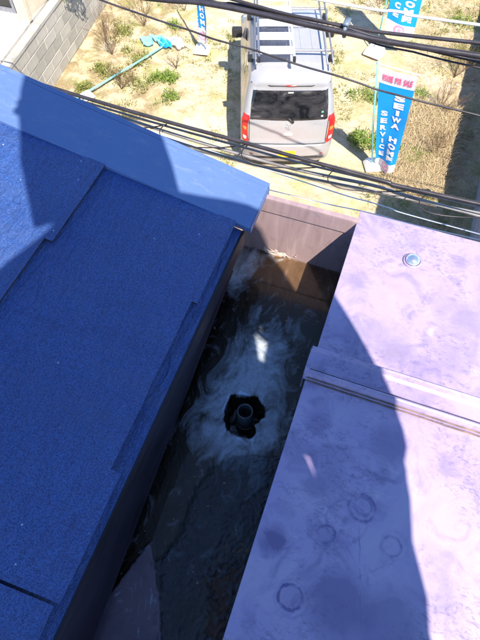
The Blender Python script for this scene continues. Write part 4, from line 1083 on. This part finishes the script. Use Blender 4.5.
# open work jacket hanging loose round the torso, and the cloth neck flap of the helmet
def loft(name, pts, per, m):
    n_ = len(pts) // per; mb = MB(); mb.add([Vector(p) - PL for p in pts], [(j * per + i, j * per + i + 1, (j + 1) * per + i + 1, (j + 1) * per + i) for j in range(n_ - 1) for i in range(per - 1)])
    o = mb.build(name, m, person, True); s_ = o.modifiers.new('cloth', 'SOLIDIFY'); s_.thickness = .004; return o
loft('jacket', [(0.22,0.004,0.357),(0.225,-0.014,0.379),(0.216,-0.04,0.399),(0.196,-0.073,0.415),(0.166,-0.109,0.426),(0.129,-0.144,0.429),(0.089,-0.175,0.426),(0.049,-0.199,0.415),(0.013,-0.214,0.399),(-0.014,-0.218,0.379),(-0.031,-0.21,0.357),(-0.036,-0.192,0.335),(-0.028,-0.166,0.314),(-0.007,-0.133,0.298),(0.023,-0.097,0.288),(0.06,-0.062,0.285),(0.1,-0.031,0.288),(0.14,-0.007,0.298),(0.176,0.007,0.314),(0.203,0.011,0.335),(0.22,0.004,0.357),(0.314,0.002,0.323),(0.319,-0.022,0.353),(0.306,-0.059,0.38),(0.277,-0.105,0.401),(0.233,-0.156,0.415),(0.179,-0.206,0.42),(0.121,-0.251,0.415),(0.064,-0.287,0.401),(0.014,-0.309,0.38),(-0.025,-0.315,0.353),(-0.048,-0.306,0.323),(-0.053,-0.282,0.293),(-0.041,-0.245,0.267),(-0.011,-0.199,0.245),(0.033,-0.148,0.232),(0.087,-0.098,0.227),(0.145,-0.053,0.232),(0.202,-0.018,0.245),(0.252,0.005,0.267),(0.291,0.011,0.293),(0.314,0.002,0.323),(0.407,-0.079,0.27),(0.415,-0.108,0.306),(0.403,-0.149,0.339),(0.372,-0.2,0.364),(0.326,-0.256,0.381),(0.269,-0.31,0.387),(0.207,-0.358,0.381),(0.145,-0.394,0.364),(0.09,-0.416,0.339),(0.047,-0.421,0.306),(0.02,-0.409,0.27),(0.012,-0.381,0.234),(0.024,-0.339,0.202),(0.055,-0.288,0.176),(0.101,-0.233,0.159),(0.158,-0.179,0.154),(0.22,-0.131,0.159),(0.282,-0.094,0.176),(0.337,-0.072,0.202),(0.38,-0.067,0.234),(0.407,-0.079,0.27),(0.446,-0.138,0.23),(0.454,-0.167,0.268),(0.443,-0.21,0.301),(0.412,-0.262,0.328),(0.365,-0.319,0.345),(0.306,-0.375,0.351),(0.242,-0.423,0.345),(0.179,-0.461,0.328),(0.122,-0.483,0.301),(0.078,-0.488,0.268),(0.051,-0.475,0.23),(0.042,-0.446,0.193),(0.054,-0.403,0.16),(0.085,-0.351,0.133),(0.132,-0.294,0.116),(0.191,-0.239,0.11),(0.254,-0.19,0.116),(0.318,-0.153,0.133),(0.374,-0.13,0.16),(0.419,-0.125,0.193),(0.446,-0.138,0.23),(0.432,-0.165,0.222),(0.441,-0.194,0.259),(0.43,-0.235,0.293),(0.401,-0.286,0.32),(0.357,-0.341,0.337),(0.301,-0.394,0.343),(0.24,-0.44,0.337),(0.179,-0.476,0.32),(0.124,-0.496,0.293),(0.081,-0.5,0.259),(0.054,-0.487,0.222),(0.045,-0.458,0.185),(0.056,-0.417,0.151),(0.085,-0.366,0.125),(0.13,-0.311,0.107),(0.185,-0.258,0.102),(0.247,-0.212,0.107),(0.307,-0.176,0.125),(0.362,-0.156,0.151),(0.405,-0.152,0.185),(0.432,-0.165,0.222),(0.447,-0.198,0.209),(0.456,-0.228,0.247),(0.446,-0.27,0.282),(0.417,-0.322,0.31),(0.373,-0.376,0.327),(0.318,-0.43,0.333),(0.256,-0.476,0.327),(0.195,-0.511,0.31),(0.14,-0.531,0.282),(0.097,-0.534,0.247),(0.069,-0.52,0.209),(0.06,-0.491,0.17),(0.07,-0.448,0.136),(0.098,-0.397,0.108),(0.143,-0.342,0.09),(0.198,-0.289,0.084),(0.259,-0.243,0.09),(0.32,-0.208,0.108),(0.375,-0.188,0.136),(0.419,-0.185,0.17),(0.447,-0.198,0.209),(0.458,-0.231,0.185),(0.467,-0.261,0.223),(0.456,-0.303,0.258),(0.428,-0.355,0.286),(0.383,-0.41,0.303),(0.328,-0.463,0.31),(0.266,-0.51,0.303),(0.205,-0.545,0.286),(0.15,-0.565,0.258),(0.106,-0.568,0.223),(0.079,-0.555,0.185),(0.069,-0.525,0.146),(0.08,-0.482,0.112),(0.108,-0.431,0.084),(0.153,-0.376,0.066),(0.208,-0.323,0.06),(0.27,-0.276,0.066),(0.331,-0.241,0.084),(0.386,-0.221,0.112),(0.43,-0.218,0.146),(0.458,-0.231,0.185),(0.474,-0.281,0.149),(0.483,-0.311,0.189),(0.474,-0.354,0.225),(0.445,-0.406,0.253),(0.401,-0.462,0.272),(0.346,-0.515,0.278),(0.284,-0.561,0.272),(0.223,-0.596,0.253),(0.167,-0.616,0.225),(0.123,-0.619,0.189),(0.095,-0.604,0.149),(0.085,-0.574,0.11),(0.095,-0.531,0.074),(0.123,-0.479,0.045),(0.167,-0.424,0.027),(0.222,-0.37,0.021),(0.284,-0.324,0.027),(0.346,-0.289,0.045),(0.401,-0.269,0.074),(0.445,-0.267,0.11),(0.474,-0.281,0.149),(0.483,-0.31,0.128),(0.493,-0.34,0.168),(0.484,-0.383,0.204),(0.456,-0.434,0.233),(0.414,-0.488,0.251),(0.36,-0.54,0.257),(0.299,-0.586,0.251),(0.239,-0.619,0.233),(0.184,-0.638,0.204),(0.141,-0.64,0.168),(0.113,-0.626,0.128),(0.103,-0.596,0.089),(0.112,-0.553,0.053),(0.139,-0.502,0.024),(0.182,-0.448,0.006),(0.236,-0.395,-0.0),(0.296,-0.35,0.006),(0.357,-0.317,0.024),(0.411,-0.298,0.053),(0.455,-0.296,0.089),(0.483,-0.31,0.128),(0.502,-0.342,0.102),(0.512,-0.372,0.141),(0.502,-0.415,0.177),(0.475,-0.466,0.206),(0.432,-0.52,0.224),(0.377,-0.573,0.23),(0.316,-0.619,0.224),(0.256,-0.653,0.206),(0.201,-0.672,0.177),(0.157,-0.674,0.141),(0.129,-0.66,0.102),(0.119,-0.629,0.062),(0.128,-0.587,0.026),(0.156,-0.535,-0.002),(0.199,-0.481,-0.021),(0.253,-0.428,-0.027),(0.314,-0.383,-0.021),(0.375,-0.349,-0.002),(0.43,-0.329,0.026),(0.473,-0.327,0.062),(0.502,-0.342,0.102),(0.525,-0.338,0.093),(0.534,-0.368,0.133),(0.524,-0.412,0.168),(0.495,-0.465,0.197),(0.449,-0.521,0.215),(0.392,-0.576,0.221),(0.329,-0.623,0.215),(0.267,-0.659,0.197),(0.21,-0.68,0.168),(0.165,-0.683,0.133),(0.137,-0.669,0.093),(0.127,-0.638,0.053),(0.137,-0.595,0.017),(0.167,-0.542,-0.011),(0.212,-0.486,-0.03),(0.269,-0.431,-0.036),(0.332,-0.383,-0.03),(0.395,-0.347,-0.011),(0.451,-0.327,0.017),(0.496,-0.324,0.053),(0.525,-0.338,0.093),(0.56,-0.379,0.04),(0.57,-0.411,0.082),(0.561,-0.455,0.119),(0.532,-0.509,0.149),(0.488,-0.566,0.169),(0.431,-0.621,0.175),(0.368,-0.668,0.169),(0.304,-0.703,0.149),(0.247,-0.723,0.119),(0.201,-0.726,0.082),(0.172,-0.71,0.04),(0.161,-0.679,-0.002),(0.171,-0.634,-0.039),(0.199,-0.58,-0.069),(0.244,-0.523,-0.088),(0.301,-0.469,-0.095),(0.364,-0.421,-0.088),(0.427,-0.386,-0.069),(0.485,-0.366,-0.039),(0.53,-0.364,-0.002),(0.56,-0.379,0.04),(0.625,-0.456,-0.059),(0.637,-0.488,-0.016),(0.63,-0.532,0.023),(0.605,-0.584,0.055),(0.563,-0.639,0.075),(0.51,-0.691,0.081),(0.45,-0.735,0.075),(0.39,-0.767,0.055),(0.335,-0.784,0.023),(0.29,-0.784,-0.016),(0.26,-0.767,-0.059),(0.248,-0.735,-0.103),(0.255,-0.691,-0.142),(0.281,-0.639,-0.173),(0.322,-0.584,-0.193),(0.375,-0.532,-0.2),(0.435,-0.488,-0.193),(0.495,-0.456,-0.173),(0.551,-0.439,-0.142),(0.595,-0.439,-0.103),(0.625,-0.456,-0.059)], 21, M['jacket'])
bag = empty('shadow_filler_bag', tuple(PL))  # added unseen bag, fills the body shadow beside a narrow lit slit
tag(bag, 'bag shape added out of view to fill the shadow at the hip of the person', 'bag')
bg_ = loft('shadow_filler_pouch', [(0.46,-0.093,0.137),(0.463,-0.098,0.145),(0.464,-0.104,0.152),(0.462,-0.11,0.157),(0.459,-0.116,0.16),(0.454,-0.122,0.161),(0.448,-0.126,0.16),(0.441,-0.128,0.157),(0.435,-0.128,0.152),(0.429,-0.127,0.145),(0.424,-0.123,0.137),(0.422,-0.118,0.13),(0.421,-0.112,0.123),(0.422,-0.106,0.118),(0.426,-0.1,0.114),(0.431,-0.094,0.113),(0.437,-0.09,0.114),(0.443,-0.088,0.118),(0.45,-0.088,0.123),(0.456,-0.089,0.13),(0.46,-0.093,0.137),(0.487,-0.078,0.133),(0.492,-0.087,0.147),(0.493,-0.097,0.159),(0.491,-0.109,0.169),(0.485,-0.12,0.175),(0.476,-0.13,0.177),(0.465,-0.137,0.175),(0.453,-0.141,0.169),(0.441,-0.141,0.159),(0.431,-0.138,0.147),(0.423,-0.132,0.133),(0.418,-0.123,0.12),(0.416,-0.112,0.107),(0.419,-0.101,0.097),(0.425,-0.09,0.091),(0.434,-0.08,0.089),(0.444,-0.073,0.091),(0.456,-0.069,0.097),(0.468,-0.068,0.107),(0.479,-0.071,0.12),(0.487,-0.078,0.133),(0.504,-0.08,0.124),(0.509,-0.089,0.137),(0.509,-0.101,0.15),(0.504,-0.114,0.159),(0.495,-0.128,0.166),(0.484,-0.14,0.168),(0.47,-0.15,0.166),(0.455,-0.156,0.159),(0.441,-0.159,0.15),(0.429,-0.157,0.137),(0.42,-0.151,0.124),(0.416,-0.141,0.11),(0.416,-0.129,0.098),(0.421,-0.116,0.088),(0.429,-0.103,0.082),(0.441,-0.09,0.079),(0.455,-0.08,0.082),(0.47,-0.074,0.088),(0.484,-0.072,0.098),(0.496,-0.074,0.11),(0.504,-0.08,0.124),(0.519,-0.092,0.109),(0.523,-0.102,0.123),(0.522,-0.115,0.135),(0.516,-0.13,0.145),(0.505,-0.145,0.151),(0.491,-0.159,0.154),(0.475,-0.171,0.151),(0.458,-0.179,0.145),(0.443,-0.183,0.135),(0.43,-0.182,0.123),(0.421,-0.176,0.109),(0.417,-0.166,0.096),(0.418,-0.153,0.083),(0.424,-0.139,0.074),(0.435,-0.123,0.067),(0.449,-0.109,0.065),(0.465,-0.097,0.067),(0.482,-0.089,0.074),(0.497,-0.086,0.083),(0.51,-0.087,0.096),(0.519,-0.092,0.109),(0.54,-0.114,0.087),(0.545,-0.125,0.102),(0.543,-0.14,0.115),(0.535,-0.156,0.126),(0.523,-0.174,0.133),(0.506,-0.19,0.135),(0.487,-0.204,0.133),(0.468,-0.214,0.126),(0.45,-0.219,0.115),(0.435,-0.218,0.102),(0.425,-0.212,0.087),(0.421,-0.201,0.072),(0.423,-0.187,0.058),(0.43,-0.17,0.048),(0.443,-0.152,0.041),(0.46,-0.136,0.039),(0.479,-0.122,0.041),(0.498,-0.112,0.048),(0.516,-0.108,0.058),(0.53,-0.108,0.072),(0.54,-0.114,0.087),(0.556,-0.133,0.069),(0.56,-0.143,0.084),(0.558,-0.158,0.097),(0.55,-0.175,0.108),(0.537,-0.193,0.115),(0.52,-0.21,0.117),(0.501,-0.224,0.115),(0.481,-0.234,0.108),(0.463,-0.239,0.097),(0.448,-0.239,0.084),(0.438,-0.233,0.069),(0.434,-0.222,0.054),(0.436,-0.208,0.041),(0.444,-0.19,0.03),(0.457,-0.173,0.023),(0.474,-0.156,0.021),(0.493,-0.141,0.023),(0.513,-0.131,0.03),(0.531,-0.126,0.041),(0.546,-0.127,0.054),(0.556,-0.133,0.069),(0.569,-0.158,0.048),(0.573,-0.169,0.063),(0.571,-0.184,0.076),(0.564,-0.201,0.087),(0.551,-0.219,0.094),(0.534,-0.235,0.096),(0.515,-0.249,0.094),(0.495,-0.259,0.087),(0.477,-0.264,0.076),(0.463,-0.264,0.063),(0.452,-0.258,0.048),(0.448,-0.247,0.033),(0.45,-0.232,0.02),(0.458,-0.215,0.009),(0.471,-0.198,0.002),(0.488,-0.181,-0.0),(0.507,-0.167,0.002),(0.526,-0.157,0.009),(0.544,-0.152,0.02),(0.559,-0.153,0.033),(0.569,-0.158,0.048),(0.581,-0.196,0.021),(0.585,-0.206,0.036),(0.584,-0.221,0.05),(0.577,-0.237,0.06),(0.565,-0.254,0.067),(0.55,-0.269,0.07),(0.532,-0.282,0.067),(0.513,-0.291,0.06),(0.496,-0.296,0.05),(0.482,-0.295,0.036),(0.472,-0.289,0.021),(0.468,-0.278,0.006),(0.469,-0.264,-0.007),(0.476,-0.247,-0.018),(0.488,-0.231,-0.025),(0.503,-0.215,-0.027),(0.521,-0.202,-0.025),(0.54,-0.193,-0.018),(0.557,-0.189,-0.007),(0.571,-0.19,0.006),(0.581,-0.196,0.021),(0.582,-0.208,0.014),(0.586,-0.219,0.029),(0.584,-0.233,0.043),(0.576,-0.251,0.053),(0.562,-0.269,0.06),(0.545,-0.286,0.062),(0.525,-0.301,0.06),(0.505,-0.311,0.053),(0.487,-0.316,0.043),(0.472,-0.316,0.029),(0.462,-0.31,0.014),(0.457,-0.299,-0.001),(0.46,-0.284,-0.014),(0.468,-0.267,-0.025),(0.481,-0.249,-0.032),(0.499,-0.232,-0.034),(0.518,-0.217,-0.032),(0.538,-0.207,-0.025),(0.557,-0.201,-0.014),(0.572,-0.202,-0.001),(0.582,-0.208,0.014),(0.586,-0.228,0.001),(0.59,-0.238,0.016),(0.588,-0.253,0.029),(0.58,-0.271,0.04),(0.566,-0.289,0.047),(0.549,-0.306,0.049),(0.529,-0.321,0.047),(0.509,-0.331,0.04),(0.491,-0.336,0.029),(0.476,-0.336,0.016),(0.466,-0.33,0.001),(0.461,-0.319,-0.014),(0.463,-0.304,-0.027),(0.472,-0.287,-0.038),(0.485,-0.269,-0.045),(0.503,-0.252,-0.047),(0.522,-0.237,-0.045),(0.542,-0.227,-0.038),(0.561,-0.221,-0.027),(0.576,-0.222,-0.014),(0.586,-0.228,0.001),(0.587,-0.272,-0.025),(0.591,-0.283,-0.01),(0.59,-0.297,0.004),(0.584,-0.313,0.015),(0.572,-0.329,0.021),(0.557,-0.345,0.024),(0.539,-0.357,0.021),(0.521,-0.366,0.015),(0.504,-0.37,0.004),(0.49,-0.369,-0.01),(0.48,-0.363,-0.025),(0.476,-0.352,-0.039),(0.477,-0.338,-0.053),(0.484,-0.322,-0.064),(0.495,-0.306,-0.07),(0.51,-0.29,-0.073),(0.528,-0.278,-0.07),(0.546,-0.269,-0.064),(0.563,-0.265,-0.053),(0.577,-0.266,-0.039),(0.587,-0.272,-0.025),(0.603,-0.319,-0.059),(0.608,-0.33,-0.044),(0.607,-0.343,-0.031),(0.602,-0.359,-0.02),(0.591,-0.375,-0.013),(0.576,-0.389,-0.011),(0.56,-0.401,-0.013),(0.542,-0.409,-0.02),(0.526,-0.413,-0.031),(0.513,-0.411,-0.044),(0.503,-0.405,-0.059),(0.498,-0.394,-0.074),(0.499,-0.381,-0.087),(0.505,-0.365,-0.098),(0.516,-0.349,-0.105),(0.53,-0.335,-0.107),(0.547,-0.323,-0.105),(0.564,-0.315,-0.098),(0.58,-0.311,-0.087),(0.594,-0.313,-0.074),(0.603,-0.319,-0.059),(0.604,-0.351,-0.077),(0.609,-0.361,-0.063),(0.609,-0.375,-0.049),(0.604,-0.389,-0.038),(0.594,-0.404,-0.032),(0.581,-0.418,-0.029),(0.566,-0.429,-0.032),(0.549,-0.436,-0.038),(0.534,-0.439,-0.049),(0.521,-0.437,-0.063),(0.512,-0.43,-0.077),(0.507,-0.42,-0.092),(0.507,-0.407,-0.106),(0.512,-0.392,-0.116),(0.522,-0.377,-0.123),(0.535,-0.364,-0.126),(0.55,-0.353,-0.123),(0.567,-0.346,-0.116),(0.582,-0.343,-0.106),(0.595,-0.345,-0.092),(0.604,-0.351,-0.077),(0.625,-0.401,-0.116),(0.63,-0.412,-0.101),(0.63,-0.424,-0.087),(0.626,-0.439,-0.077),(0.617,-0.453,-0.07),(0.604,-0.466,-0.067),(0.59,-0.476,-0.07),(0.574,-0.483,-0.077),(0.559,-0.485,-0.087),(0.547,-0.483,-0.101),(0.537,-0.476,-0.116),(0.532,-0.466,-0.13),(0.532,-0.453,-0.144),(0.537,-0.439,-0.155),(0.546,-0.424,-0.161),(0.558,-0.411,-0.164),(0.573,-0.401,-0.161),(0.588,-0.395,-0.155),(0.603,-0.393,-0.144),(0.616,-0.395,-0.13),(0.625,-0.401,-0.116),(0.609,-0.436,-0.127),(0.611,-0.441,-0.12),(0.612,-0.447,-0.113),(0.61,-0.454,-0.108),(0.607,-0.46,-0.105),(0.601,-0.466,-0.103),(0.595,-0.47,-0.105),(0.588,-0.473,-0.108),(0.581,-0.474,-0.113),(0.575,-0.472,-0.12),(0.571,-0.469,-0.127),(0.568,-0.464,-0.135),(0.567,-0.458,-0.142),(0.569,-0.451,-0.147),(0.573,-0.445,-0.15),(0.578,-0.439,-0.152),(0.585,-0.435,-0.15),(0.591,-0.432,-0.147),(0.598,-0.431,-0.142),(0.604,-0.433,-0.135),(0.609,-0.436,-0.127)], 21, M['jacket']); bg_.parent = bag
mb = MB(); mb.tube([Vector(p) - PL for p in ((0.474, -0.139, 0.105), (0.341, -0.169, 0.388), (0.140, -0.087, 0.431))], .008, 6); mb.build('shadow_filler_strap', M['jacket'], bag)
loft('neck_flap', [(-0.002,0.188,0.512),(0.012,0.182,0.53),(0.021,0.17,0.55),(0.025,0.155,0.568),(0.023,0.137,0.585),(0.015,0.116,0.6),(0.002,0.095,0.611),(-0.015,0.074,0.617),(-0.035,0.054,0.62),(-0.058,0.037,0.617),(-0.082,0.023,0.611),(-0.105,0.014,0.6),(-0.127,0.009,0.585),(-0.145,0.01,0.568),(-0.16,0.016,0.55),(-0.169,0.027,0.53),(-0.173,0.041,0.512),(0.033,0.165,0.465),(0.049,0.158,0.486),(0.059,0.145,0.507),(0.062,0.129,0.528),(0.06,0.109,0.546),(0.052,0.086,0.562),(0.038,0.063,0.574),(0.02,0.04,0.581),(-0.003,0.018,0.584),(-0.027,-0.0,0.581),(-0.053,-0.015,0.574),(-0.078,-0.025,0.562),(-0.102,-0.029,0.546),(-0.122,-0.028,0.528),(-0.138,-0.022,0.507),(-0.148,-0.01,0.486),(-0.153,0.006,0.465),(0.083,0.128,0.412),(0.1,0.121,0.434),(0.11,0.108,0.456),(0.114,0.09,0.477),(0.11,0.069,0.497),(0.101,0.044,0.513),(0.085,0.019,0.526),(0.064,-0.007,0.534),(0.039,-0.031,0.536),(0.011,-0.052,0.534),(-0.017,-0.069,0.526),(-0.045,-0.08,0.513),(-0.071,-0.086,0.497),(-0.093,-0.086,0.477),(-0.11,-0.079,0.456),(-0.121,-0.067,0.434),(-0.125,-0.05,0.412),(0.124,0.075,0.367),(0.141,0.068,0.39),(0.152,0.055,0.413),(0.156,0.036,0.435),(0.153,0.014,0.456),(0.144,-0.01,0.473),(0.128,-0.036,0.486),(0.107,-0.062,0.494),(0.082,-0.086,0.497),(0.054,-0.107,0.494),(0.026,-0.124,0.486),(-0.003,-0.135,0.473),(-0.028,-0.14,0.456),(-0.051,-0.14,0.435),(-0.068,-0.133,0.413),(-0.079,-0.12,0.39),(-0.084,-0.102,0.367),(0.154,0.03,0.34),(0.171,0.022,0.362),(0.181,0.009,0.385),(0.186,-0.009,0.408),(0.183,-0.031,0.428),(0.174,-0.056,0.445),(0.159,-0.082,0.458),(0.138,-0.107,0.466),(0.113,-0.131,0.469),(0.086,-0.151,0.466),(0.058,-0.168,0.458),(0.03,-0.179,0.445),(0.004,-0.184,0.428),(-0.018,-0.183,0.408),(-0.035,-0.176,0.385),(-0.047,-0.163,0.362),(-0.051,-0.145,0.34)], 17, M['white'])
# white safety helmet and the face below it
hc = Vector((-.066, .098, .505)) - PL; tilt = Matrix.Translation(hc) @ Matrix.Rotation(R(19.8), 4, 'Z') @ Matrix.Rotation(R(-42), 4, 'X')
mb = MB(); prof = [(.128, -.030), (.127, -.022), (.122, -.018), (.121, .02), (.115, .06), (.098, .105), (.065, .133), (.025, .146), (.0005, .148)]
mb.lathe(prof, n=32); mb.lathe([(.134, -.034), (.126, -.030)], n=32); mb.box((-.012, -.09, .120), (.012, .09, .148))
hm = mb.build('safety_helmet', M['white'], person, True); hm.data.transform(tilt)
for v in ((-.03, .095, -.062), (.03, .095, -.062)):
    b = bmesh.new(); bmesh.ops.create_uvsphere(b, u_segments=12, v_segments=8, radius=.012); me = bpy.data.meshes.new('eye'); b.to_mesh(me); b.free(); me.transform(tilt @ Matrix.Translation(v)); link('eye', me, M['white'], person, True)
b = bmesh.new(); bmesh.ops.create_uvsphere(b, u_segments=24, v_segments=18, radius=1)
for v in b.verts:
    x, y, z = v.co
    k_ = 1 - .28 * max(0, -z) ** 1.3
    v.co = Vector((x * .078 * k_, y * .092 * (1 - .12 * max(0, -z)) , z * .118 - .035))
    if y > .80 and -.45 < z < .12: v.co.y += .018 * (1 - abs(x) * 3) if abs(x) < .33 else 0
    if y > .8 and abs(z + .15) < .12 and .25 < abs(x) < .5: v.co.y -= .006
    if abs(x) > .93 and abs(z) < .35: v.co.x *= 1.14
me = bpy.data.meshes.new('face'); b.to_mesh(me); b.free(); me.transform(tilt @ Matrix.Translation((0, .0, -.03))); link('face', me, M['skin'], person, True)
# phone held behind the lens position
ph = MB(); ph.box((-.036, -.075, 0), (.036, .075, .0085)); me = ph.mesh('phone'); me.materials.append(M['phone'])
b = bmesh.new(); b.from_mesh(me); bmesh.ops.bevel(b, geom=b.edges[:], offset=.003, segments=2, affect='EDGES'); b.to_mesh(me); b.free()
phr = empty('mobile_phone', (.0, .0, .0))
po = link('phone_case', me, None, phr); phr.rotation_euler = (R(30), 0, R(19.8)); po.location = (0, -.055, .006)
sc_ = MB(); sc_.box((-.033, -.070, .0086), (.033, .070, .0090)); so = sc_.build('screen', M['glassdark'], phr); so.location = (0, -.055, .006)
tag(phr, 'black mobile phone held in both hands above the gutter', 'phone')
